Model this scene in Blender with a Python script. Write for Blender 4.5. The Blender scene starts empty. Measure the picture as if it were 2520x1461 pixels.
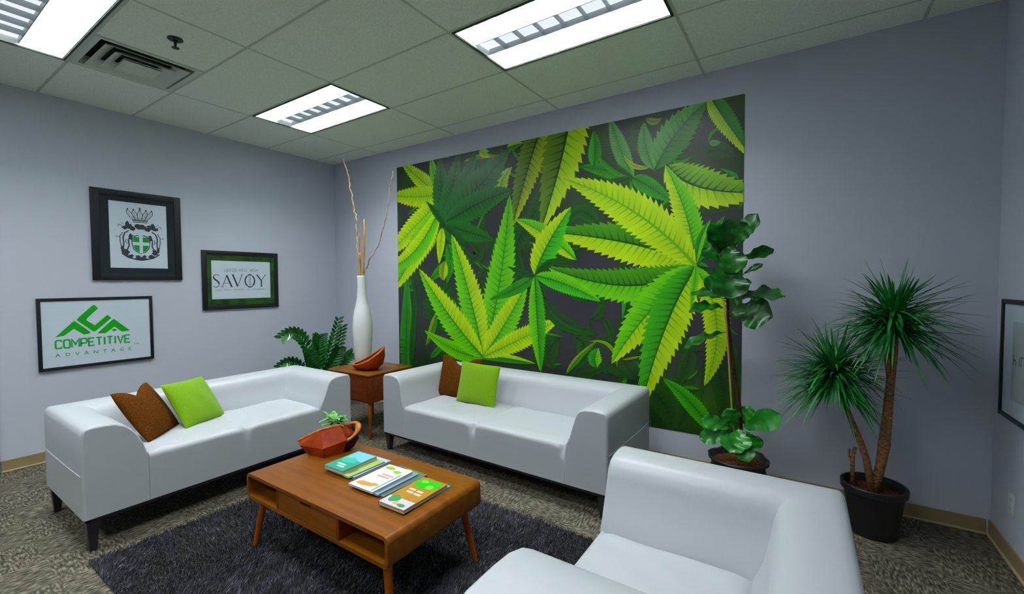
import bpy, bmesh, math, random
from mathutils import Vector, Matrix
import numpy as np

# ------------------------------------------------------------------ camera, world, exposure
S = bpy.context.scene
COL = S.collection
F_PX, YAW, PITCH, ROLL = 1078.493, -0.5840, -0.0357, -0.0049
CAM = Vector((5.1778, -3.5825, 1.4716))
fw = Vector((math.sin(YAW)*math.cos(PITCH), math.cos(YAW)*math.cos(PITCH), math.sin(PITCH)))
r0 = Vector((math.cos(YAW), -math.sin(YAW), 0)); u0 = r0.cross(fw)
rt = r0*math.cos(ROLL) + u0*math.sin(ROLL); up = -r0*math.sin(ROLL) + u0*math.cos(ROLL)
cd = bpy.data.cameras.new('camera'); cam = bpy.data.objects.new('camera', cd); COL.objects.link(cam)
cd.sensor_fit = 'HORIZONTAL'; cd.sensor_width = 36.0; cd.lens = F_PX*36.0/2520.0; cd.clip_start = 0.05
M3 = Matrix((rt, up, -fw)).transposed()
cam.matrix_world = Matrix.Translation(CAM) @ M3.to_4x4()
S.camera = cam
S.view_settings.view_transform = 'Standard'; S.view_settings.look = 'None'
S.view_settings.exposure = EXPOSURE = 0.0; S.view_settings.gamma = 1.0; S.view_settings.use_curve_mapping = False
w = bpy.data.worlds.new('world'); S.world = w; w.use_nodes = True
w.node_tree.nodes['Background'].inputs[0].default_value = (0.75, 0.85, 1.0, 1)
w.node_tree.nodes['Background'].inputs[1].default_value = 0.05
LAMP_OUT = 34.0       # troffer lens radiance
LAMP_MID = 0.85        # perforated middle basket

W, H = 6.106, 3.019
YB = -7.0             # wall behind the camera
T2 = 0.6096

# ------------------------------------------------------------------ helpers
def lin(r, g, b, k=1.0):
    f = lambda c: ((c/255)/12.92 if c/255 <= .04045 else ((c/255+.055)/1.055)**2.4)*k
    return (f(r), f(g), f(b), 1.0)

def mat(name, col, rough=.5, spec=.5, metal=0.0, bump=None, noise=None, coat=0.0, sheen=0.0, emis=None, attr=None, trans=0.0):
    m = bpy.data.materials.new(name); m.use_nodes = True
    nt = m.node_tree; b = nt.nodes['Principled BSDF']
    b.inputs['Base Color'].default_value = col; b.inputs['Roughness'].default_value = rough
    b.inputs['Metallic'].default_value = metal; b.inputs['Specular IOR Level'].default_value = spec
    b.inputs['Coat Weight'].default_value = coat; b.inputs['Coat Roughness'].default_value = .15
    b.inputs['Sheen Weight'].default_value = sheen
    if trans: b.inputs['Subsurface Weight'].default_value = trans
    tc = nt.nodes.new('ShaderNodeTexCoord')
    if noise:   # (scale vector, detail, dark colour, light colour, contrast lo, hi)
        mp = nt.nodes.new('ShaderNodeMapping'); mp.inputs['Scale'].default_value = noise[0]
        nt.links.new(tc.outputs['Object'], mp.inputs[0])
        n = nt.nodes.new('ShaderNodeTexNoise'); n.inputs['Scale'].default_value = 1.0; n.inputs['Detail'].default_value = noise[1]
        nt.links.new(mp.outputs[0], n.inputs['Vector'])
        cr = nt.nodes.new('ShaderNodeValToRGB')
        cr.color_ramp.elements[0].position = noise[4]; cr.color_ramp.elements[1].position = noise[5]
        cr.color_ramp.elements[0].color = noise[2]; cr.color_ramp.elements[1].color = noise[3]
        nt.links.new(n.outputs['Fac'], cr.inputs[0]); nt.links.new(cr.outputs[0], b.inputs['Base Color'])
    if attr:
        a = nt.nodes.new('ShaderNodeVertexColor'); a.layer_name = attr
        nt.links.new(a.outputs[0], b.inputs['Base Color'])
    if bump:    # (scale, strength, distance)
        n2 = nt.nodes.new('ShaderNodeTexNoise'); n2.inputs['Scale'].default_value = bump[0]; n2.inputs['Detail'].default_value = 4
        nt.links.new(tc.outputs['Object'], n2.inputs['Vector'])
        bp = nt.nodes.new('ShaderNodeBump'); bp.inputs['Strength'].default_value = bump[1]; bp.inputs['Distance'].default_value = bump[2]
        nt.links.new(n2.outputs['Fac'], bp.inputs['Height']); nt.links.new(bp.outputs[0], b.inputs['Normal'])
    if emis:
        b.inputs['Emission Color'].default_value = emis[0]; b.inputs['Emission Strength'].default_value = emis[1]
    return m

class MB:
    """collects vertices, faces and material slots of ONE mesh"""
    def __init__(s): s.v = []; s.f = []; s.m = []; s.c = []
    def add(s, vs, fs, mi=0, col=None):
        k = len(s.v); s.v += [tuple(x) for x in vs]
        for i, f in enumerate(fs):
            s.f.append(tuple(k+j for j in f)); s.m.append(mi)
            s.c.append(col[i] if isinstance(col, list) else col)
        return s
    def box(s, a, b, mi=0, mtx=None):
        vs = [Vector((x, y, z)) for z in (a[2], b[2]) for y in (a[1], b[1]) for x in (a[0], b[0])]
        if mtx is not None: vs = [mtx @ v for v in vs]
        return s.add(vs, [(0,2,3,1),(4,5,7,6),(0,1,5,4),(2,6,7,3),(0,4,6,2),(1,3,7,5)], mi)
    def rbox(s, a, b, r=.004, seg=2, mi=0, mtx=None, vertical=False):
        bm = bmesh.new(); bmesh.ops.create_cube(bm, size=1)
        c = [(a[i]+b[i])/2 for i in range(3)]; d = [b[i]-a[i] for i in range(3)]
        for v in bm.verts: v.co = Vector((c[0]+v.co.x*d[0], c[1]+v.co.y*d[1], c[2]+v.co.z*d[2]))
        es = [e for e in bm.edges if (not vertical or abs((e.verts[0].co-e.verts[1].co).z) > 1e-6)]
        bmesh.ops.bevel(bm, geom=es, offset=r, segments=seg, profile=.5, affect='EDGES')
        s.bm(bm, mi, mtx); return s
    def bm(s, bm, mi=0, mtx=None):
        bm.verts.ensure_lookup_table(); bm.verts.index_update()
        s.add([(mtx @ v.co if mtx is not None else v.co.copy()) for v in bm.verts], [[v.index for v in f.verts] for f in bm.faces], mi); bm.free()
    def tube(s, pts, rad, n=10, mi=0, caps=True):
        pts = [Vector(p) for p in pts]; m = len(pts)
        rad = rad if isinstance(rad, (list, tuple)) else [rad]*m
        ref = None; vs = []
        for i, p in enumerate(pts):
            t = (pts[min(i+1, m-1)] - pts[max(i-1, 0)]).normalized()
            if ref is None: ref = t.cross(Vector((0, 0, 1)) if abs(t.z) < .9 else Vector((1, 0, 0))).normalized()
            ref = (ref - t*ref.dot(t)).normalized(); q = t.cross(ref)
            for k in range(n):
                a = 2*math.pi*k/n; vs.append(p + (ref*math.cos(a) + q*math.sin(a))*rad[i])
        fs = [(i*n+k, i*n+(k+1) % n, (i+1)*n+(k+1) % n, (i+1)*n+k) for i in range(m-1) for k in range(n)]
        if caps: fs += [tuple(range(n))[::-1], tuple((m-1)*n+k for k in range(n))]
        return s.add(vs, fs, mi)
    def lathe(s, c, prof, n=40, mi=0, closed=True):
        vs = [(c[0]+r*math.cos(2*math.pi*k/n), c[1]+r*math.sin(2*math.pi*k/n), c[2]+z) for r, z in prof for k in range(n)]
        m = len(prof)
        fs = [(i*n+k, i*n+(k+1) % n, (i+1)*n+(k+1) % n, (i+1)*n+k) for i in range(m-1) for k in range(n)]
        if closed: fs += [tuple(range(n))[::-1], tuple((m-1)*n+k for k in range(n))]
        return s.add(vs, fs, mi)
    def merge(s, o, mi):
        return s.add(o.v, o.f, mi)
    def build(s, name, mats, parent=None, smooth=False, cols=False, angle=None, weld=False):
        me = bpy.data.meshes.new(name); me.from_pydata(s.v, [], s.f)
        if not isinstance(mats, (list, tuple)): mats = [mats]
        for m in mats: me.materials.append(m)
        me.polygons.foreach_set('material_index', s.m)
        if cols:
            ca = me.color_attributes.new('Col', 'FLOAT_COLOR', 'CORNER')
            buf = []
            for f, c in zip(s.f, s.c):
                if isinstance(c[0], (tuple, list)):
                    for q in c: buf += list(q)[:4]
                else:
                    for _ in f: buf += list(c)[:4]
            ca.data.foreach_set('color', buf)
        if smooth or angle: me.polygons.foreach_set('use_smooth', [True]*len(s.f))
        if weld:
            b_ = bmesh.new(); b_.from_mesh(me); bmesh.ops.remove_doubles(b_, verts=b_.verts, dist=2e-5); b_.to_mesh(me); b_.free()
            for q_ in me.polygons: q_.use_smooth = True
        me.update()
        if angle: me.set_sharp_from_angle(angle=math.radians(angle))
        o = bpy.data.objects.new(name, me); COL.objects.link(o)
        if parent is not None: o.parent = parent
        return o

def tag(o, label=None, cat=None, group=None, kind=None):
    if label: o['label'] = label
    if cat: o['category'] = cat
    if group: o['group'] = group
    if kind: o['kind'] = kind
    return o
def thing(name, label, cat, loc=(0, 0, 0), rz=0.0, group=None):
    o = bpy.data.objects.new(name, None); COL.objects.link(o); o.empty_display_size = .1
    o.location = loc; o.rotation_euler = (0, 0, rz)
    return tag(o, label, cat, group)
def copy_tree(o, parent=None):
    c = o.copy(); COL.objects.link(c); c.parent = parent
    for ch in list(o.children): copy_tree(ch, c)
    return c

# ------------------------------------------------------------------ materials
M = {}
M['wall'] = mat('wall_paint', lin(196, 201, 216), .75, .25, bump=(260, .06, .002))
M['tile'] = mat('ceiling_tile', lin(226, 238, 214), .95, .1, noise=((150, 150, 150), 3, lin(226, 234, 220), lin(243, 250, 238), .35, .65), bump=(350, .25, .002))
M['tbar'] = mat('ceiling_bar', lin(190, 202, 184), .5, .3)
M['plenum'] = mat('plenum', lin(60, 62, 60), .9)
M['base'] = mat('baseboard_vinyl', lin(150, 132, 96), .5, .4)
M['base_edge'] = mat('baseboard_edge', lin(186, 168, 128), .5, .4)
M['leather'] = mat('white_leather', lin(182, 187, 194), .42, .5, bump=(420, .10, .0012))
M['seam'] = mat('leather_seam', lin(188, 193, 199), .5, .4)
M['dark_leg'] = mat('dark_metal', lin(38, 34, 40), .35, .5)
M['wood'] = None
M['black_pot'] = mat('black_plastic', lin(30, 29, 33), .45, .5, bump=(60, .1, .002))
M['soil'] = mat('soil', lin(80, 45, 28), .95, .1, noise=((60, 60, 60), 5, lin(48, 26, 18), lin(128, 72, 44), .3, .7), bump=(90, .8, .01))
M['ceramic'] = mat('white_ceramic', lin(226, 230, 232), .22, .5, coat=.3)
M['twig'] = mat('twig', lin(190, 150, 105), .7, .2, noise=((9, 9, 30), 3, lin(150, 104, 60), lin(222, 190, 150), .3, .7))
M['reed'] = mat('reed', lin(190, 132, 48), .7, .2, noise=((60, 60, 14), 3, lin(140, 84, 26), lin(214, 160, 66), .3, .7))
M['brown'] = mat('brown_suede', lin(120, 68, 26), .9, .1, noise=((120, 120, 120), 4, lin(70, 34, 2), lin(106, 60, 10), .3, .7), bump=(500, .3, .001))
M['green'] = mat('green_fabric', lin(146, 196, 6), .85, .15, sheen=.2, noise=((260, 260, 260), 3, lin(104, 150, 0), lin(124, 172, 2), .3, .7), bump=(700, .3, .001))
M['frame'] = mat('frame_black', lin(24, 27, 32), .5, .35)
M['mat_board'] = mat('mat_board_black', lin(36, 44, 50), .7, .2)
M['mat_green'] = mat('mat_board_green', lin(26, 70, 30), .6, .3, noise=((9, 9, 9), 2, lin(22, 52, 30), lin(44, 92, 14), .35, .65))
M['paper'] = mat('print_paper', lin(205, 217, 232), .35, .4)
M['ink'] = mat('ink', lin(62, 66, 74), .6, .2)
M['ink_grey'] = mat('ink_grey', lin(132, 150, 152), .6, .2)
M['logo_green'] = mat('logo_green', lin(6, 165, 12), .5, .3)
M['letter_green'] = mat('letter_green', lin(38, 168, 72), .5, .3)
M['shield_green'] = mat('shield_green', lin(16, 146, 50), .5, .3)
M['white'] = mat('white_plastic', lin(214, 220, 222), .4, .4)
M['brass'] = mat('dark_brass', lin(44, 46, 44), .4, .5, metal=.4)
M['vent'] = mat('vent_enamel', lin(206, 214, 198), .45, .4)
M['trunk'] = mat('trunk_bark', lin(112, 72, 48), .85, .2, noise=((40, 40, 90), 4, lin(98, 62, 42), lin(176, 126, 88), .3, .7), bump=(70, .6, .006))
M['dark_trunk'] = mat('dark_bark', lin(64, 36, 24), .85, .2, noise=((40, 40, 60), 4, lin(40, 24, 16), lin(92, 54, 36), .3, .7))
M['stake'] = mat('bamboo', lin(176, 140, 74), .6, .3)
M['fig_leaf'] = mat('fig_leaf', lin(12, 98, 18), .36, .4, noise=((16, 16, 16), 3, lin(2, 64, 8), lin(12, 108, 14), .35, .65), coat=.1)
M['fig_new'] = mat('fig_leaf_young', lin(38, 150, 44), .35, .5, noise=((16, 16, 16), 3, lin(10, 112, 14), lin(40, 150, 40), .35, .65), coat=.2)
M['drac'] = mat('dracaena_leaf', lin(18, 92, 36), .38, .5, noise=((9, 9, 9), 3, lin(10, 84, 30), lin(40, 150, 62), .35, .65))
M['zz'] = mat('glossy_leaf', lin(10, 92, 24), .3, .5, noise=((20, 20, 20), 2, lin(6, 66, 16), lin(20, 116, 34), .35, .65), coat=.3)
M['succ'] = mat('succulent_leaf', lin(92, 176, 74), .45, .4, noise=((40, 40, 40), 2, lin(58, 148, 44), lin(132, 200, 108), .35, .65))
M['burl'] = mat('burl_red', lin(140, 52, 14), .6, .2, noise=((14, 14, 14), 4, lin(122, 30, 0), lin(162, 60, 2), .3, .7), bump=(40, .3, .004))
M['burl_rim'] = mat('burl_rim', lin(204, 128, 44), .5, .4, noise=((30, 30, 30), 3, lin(160, 74, 8), lin(200, 124, 36), .3, .7))
M['burl_in'] = mat('burl_inside', lin(52, 20, 12), .8, .2)

def wood_mat(name, c0, c1, axis='x', rough=.34):
    sc = {'x': (2.2, 30, 30), 'y': (30, 2.2, 30), 'z': (30, 30, 2.2)}[axis]
    return mat(name, c1, rough, .3, noise=(sc, 6, c0, c1, .25, .75), bump=(90, .05, .001))
M['wood'] = wood_mat('teak_x', lin(106, 56, 4), lin(136, 80, 10))
M['wood_y'] = wood_mat('teak_y', lin(116, 56, 8), lin(146, 78, 14), 'y')
M['wood_z'] = wood_mat('teak_z', lin(134, 60, 4), lin(180, 88, 8), 'z')
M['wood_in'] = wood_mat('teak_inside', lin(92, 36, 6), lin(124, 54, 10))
M['slot'] = mat('slot_dark', lin(34, 16, 8), .9)

def carpet_material():
    m = bpy.data.materials.new('loop_carpet'); m.use_nodes = True; nt = m.node_tree; b = nt.nodes['Principled BSDF']
    N = nt.nodes.new; Lk = nt.links.new
    b.inputs['Roughness'].default_value = .95; b.inputs['Specular IOR Level'].default_value = .1
    tc = N('ShaderNodeTexCoord')
    ck = N('ShaderNodeTexChecker'); ck.inputs['Scale'].default_value = 1/0.305
    Lk(tc.outputs['Object'], ck.inputs[0])
    outs = []
    for sc in ((26, 95, 1), (95, 26, 1)):
        mp = N('ShaderNodeMapping'); mp.inputs['Scale'].default_value = sc; Lk(tc.outputs['Object'], mp.inputs[0])
        n = N('ShaderNodeTexNoise'); n.inputs['Scale'].default_value = 1; n.inputs['Detail'].default_value = 3; Lk(mp.outputs[0], n.inputs['Vector'])
        outs.append(n)
    mx = N('ShaderNodeMix'); mx.data_type = 'FLOAT'; Lk(ck.outputs['Fac'], mx.inputs[0])
    Lk(outs[0].outputs['Fac'], mx.inputs[2]); Lk(outs[1].outputs['Fac'], mx.inputs[3])
    n3 = N('ShaderNodeTexNoise'); n3.inputs['Scale'].default_value = 320; n3.inputs['Detail'].default_value = 2; Lk(tc.outputs['Object'], n3.inputs['Vector'])
    ad = N('ShaderNodeMath'); ad.operation = 'MULTIPLY_ADD'; Lk(n3.outputs['Fac'], ad.inputs[0]); ad.inputs[1].default_value = .35; Lk(mx.outputs[0], ad.inputs[2])
    n4 = N('ShaderNodeTexNoise'); n4.inputs['Scale'].default_value = 5; n4.inputs['Detail'].default_value = 3; Lk(tc.outputs['Object'], n4.inputs['Vector'])
    ad2 = N('ShaderNodeMath'); ad2.operation = 'MULTIPLY_ADD'; Lk(n4.outputs['Fac'], ad2.inputs[0]); ad2.inputs[1].default_value = .18; Lk(ad.outputs[0], ad2.inputs[2])
    cr = N('ShaderNodeValToRGB'); e = cr.color_ramp.elements
    e[0].position = .52; e[0].color = lin(40, 37, 34); e[1].position = .98; e[1].color = lin(148, 141, 122)
    k = e.new(.74); k.color = lin(84, 79, 69)
    Lk(ad2.outputs[0], cr.inputs[0]); Lk(cr.outputs[0], b.inputs['Base Color'])
    bp = N('ShaderNodeBump'); bp.inputs['Strength'].default_value = .5; bp.inputs['Distance'].default_value = .004
    Lk(ad.outputs[0], bp.inputs['Height']); Lk(bp.outputs[0], b.inputs['Normal'])
    return m
M['carpet'] = carpet_material()

# ------------------------------------------------------------------ room shell
def struct(name, mb, mats, **k):
    return tag(mb.build(name, mats, **k), kind='structure')
struct('floor', MB().box((-.1, YB-.1, -.08), (W+.1, .1, 0)), M['carpet'])
struct('wall_left', MB().box((-.1, YB, 0), (0, .1, H+.2)), M['wall'])
struct('wall_back', MB().box((0, 0, 0), (W, .1, H+.2)), M['wall'])
struct('wall_right', MB().box((W, YB, 0), (W+.1, .1, H+.2)), M['wall'])
struct('wall_front', MB().box((-.1, YB-.1, 0), (W+.1, YB, H+.2)), M['wall'])
def baseboard(name, a, b, ax):
    mb = MB()
    if ax == 'x':   # runs along x, on the wall y=0
        mb.rbox((a, -.009, 0), (b, 0, .088), .003, 2); mb.rbox((a, -.02, 0), (b, -.009, .012), .003, 2, 1)
    elif ax == 'l':
        mb.rbox((0, a, 0), (.009, b, .092), .003, 2); mb.rbox((.009, a, 0), (.02, b, .012), .003, 2, 1)
    else:
        mb.rbox((W-.009, a, 0), (W, b, .088), .003, 2); mb.rbox((W-.02, a, 0), (W-.009, b, .012), .003, 2, 1)
    struct(name, mb, [M['base'], M['base_edge']])
baseboard('baseboard_back', 0, W-.02, 'x'); baseboard('baseboard_left', -2.975, -.02, 'l'); baseboard('baseboard_right', YB, -.001, 'r')
tb = MB(); tb.rbox((0, -3.07, 0), (.018, -2.977, 2.12), .004)
struct('trim_1', tb, mat('casing_grey', lin(120, 126, 132), .5))

# ceiling: mineral tiles 4 x 2 ft on T bars
XB = [0, .8853, 2.1045, 3.3237, 4.5429, 5.7621, W]
YA = [0] + [-(.2549 + T2*j) for j in range(11)] + [YB]
LIGHT_BAYS = [(1, 2), (3, 2), (1, 5), (3, 5), (1, 8), (3, 8)]
ceil = MB(); g = .008
for i in range(len(XB)-1):
    for j in range(len(YA)-1):
        x0, x1, y1, y0 = XB[i], XB[i+1], YA[j], YA[j+1]
        if (i, j) in LIGHT_BAYS: continue
        if (i, j) == (1, 4): x0 = x0 + T2
        ceil.rbox((x0+(g if i else 0), y0+g, H-.002), (x1-g, y1-(g if j else 0), H+.02), .003, 1, 0)
for x in XB[1:-1]: ceil.box((x-.012, YB, H-.0005), (x+.012, 0, H+.012), 1)
for y in YA[1:-1]: ceil.box((0, y-.012, H-.0003), (W, y+.012, H+.0122), 1)
ceil.box((XB[1]+T2-.012, YA[5], H+.0012), (XB[1]+T2+.012, YA[4], H+.0122), 1)
ceil.box((0, YB, H+.18), (W, 0, H+.2), 2)
struct('ceiling', ceil, [M['tile'], M['tbar'], M['plenum']])

# ------------------------------------------------------------------ recessed lights
M['lens'] = mat('lamp_lens', (1, 1, 1, 1), .5, emis=((.97, 1.0, 1.0, 1), LAMP_OUT))
M['lens_mid'] = mat('lamp_basket', lin(190, 198, 204), .5, emis=((.86, .93, 1.0, 1), LAMP_MID))
M['troffer'] = mat('troffer_enamel', lin(228, 232, 230), .35)
M['blade'] = mat('louver_blade', lin(170, 178, 182), .5)
M['troffer_edge'] = mat('troffer_edge', lin(46, 54, 50), .5)
def troffer(i, j, label):
    x0, x1, y0, y1 = XB[i]+.012, XB[i+1]-.012, YA[j+1]+.012, YA[j]-.012
    cx, cy = (x0+x1)/2, (y0+y1)/2; hx, hy = (x1-x0)/2, (y1-y0)/2
    t = thing('ceiling_light', label, 'light', (cx, cy, H), 0, 'recessed ceiling lights')
    e = MB(); q = .013
    e.box((-hx, -hy, -.006), (hx, -hy+q, .02)); e.box((-hx, hy-q, -.006), (hx, hy, .02))
    e.box((-hx, -hy+q, -.006), (-hx+q, hy-q, .02)); e.box((hx-q, -hy+q, -.006), (hx, hy-q, .02))
    e.build('frame', M['troffer_edge'], t)
    h = MB(); X, Y = hx-q, hy-q; zt = .135
    h.box((-X, -Y, .0), (-X+.004, Y, zt)); h.box((X-.004, -Y, 0), (X, Y, zt)); h.box((-X, -Y, 0), (X, -Y+.004, zt)); h.box((-X, Y-.004, 0), (X, Y, zt))
    h.box((-X, -Y, zt), (X, Y, zt+.01)); h.build('housing', M['troffer'], t)
    w3 = .075
    for s in (-1, 1):
        l = MB(); a, b = (w3+.006, Y-.012) if s > 0 else (-Y+.012, -w3-.006)
        n = 8; vs = []; fs = []
        for k in range(n+1):
            u = k/n; yy = a+(b-a)*u; vs += [(-X+.012, yy, .104+.018*math.sin(math.pi*u)), (X-.012, yy, .104+.018*math.sin(math.pi*u))]
        fs = [(2*k, 2*k+1, 2*k+3, 2*k+2) for k in range(n)]
        l.add(vs, fs); l.build('lens', M['lens'], t, smooth=True)
    l = MB(); l.add([(-X+.012, -w3+.004, .05), (X-.012, -w3+.004, .05), (X-.012, w3-.004, .05), (-X+.012, w3-.004, .05)], [(0, 3, 2, 1)])
    l.build('basket', M['lens_mid'], t)
    lv = MB()
    for s in (-1, 1): lv.box((-X+.004, s*w3-.003, .012), (X-.004, s*w3+.003, .10))
    for k in range(1, 8):
        xx = -X + 2*X*k/8; lv.box((xx-.001, -Y+.004, .012), (xx+.001, -w3-.003, .085)); lv.box((xx-.001, w3+.003, .012), (xx+.001, Y-.004, .085)); lv.box((xx-.001, -w3+.003, .012), (xx+.001, w3-.003, .049))
    lv.build('louver', M['blade'], t)
    return t
troffer(1, 2, 'small looking recessed fluorescent ceiling light nearest the corner of the two walls')
troffer(3, 2, 'large recessed fluorescent ceiling light above the white sofa and leaf mural')
troffer(1, 5, 'recessed fluorescent ceiling light beside the square air vent')
troffer(3, 5, 'unseen recessed ceiling light added for room light, above the near end of the shag rug')  # this and the next two: unseen, assumed from the grid, added for room light
troffer(1, 8, 'unseen recessed ceiling light added for room light, behind the viewer near the left wall')
troffer(3, 8, 'unseen recessed ceiling light added for room light, behind the viewer near the room centre')

# air vent: square diffuser of nested stepped cones
x0, y0 = XB[1], YA[5]; cx, cy = x0+T2/2, y0+T2/2
t = thing('ceiling_vent', 'square louvered air diffuser set in the ceiling beside the light', 'vent', (cx, cy, H))
def ring(mb, a, za, b, zb, th=.0015, mi=0):
    vs = [(sx*r, sy*r, z) for r, z in ((a, za), (b, zb), (b, zb+.004), (a, za+.004)) for sx, sy in ((-1,-1),(1,-1),(1,1),(-1,1))]
    fs = []
    for L in range(4):
        for k in range(4): fs.append((L*4+k, L*4+(k+1) % 4, ((L+1) % 4)*4+(k+1) % 4, ((L+1) % 4)*4+k))
    mb.add(vs, fs, mi)
mb = MB(); ring(mb, .293, -.002, .262, -.002); ring(mb, .262, -.002, .25, .055); mb.build('frame', M['vent'], t)
bk = MB(); bk.box((-.255, -.255, .062), (.255, .255, .066)); bk.build('duct', mat('duct_dark', lin(30, 34, 32), .8), t)
for a, b, za, zb in ((.235, .165, -.014, .03), (.17, .105, -.02, .022)):
    k = MB(); ring(k, a, za, b, zb); k.build('cone', M['vent'], t)
k = MB(); ring(k, .105, -.026, .07, -.012); k.box((-.105, -.105, -.014), (.105, .105, -.011)); k.build('centre_plate', M['vent'], t)

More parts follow.
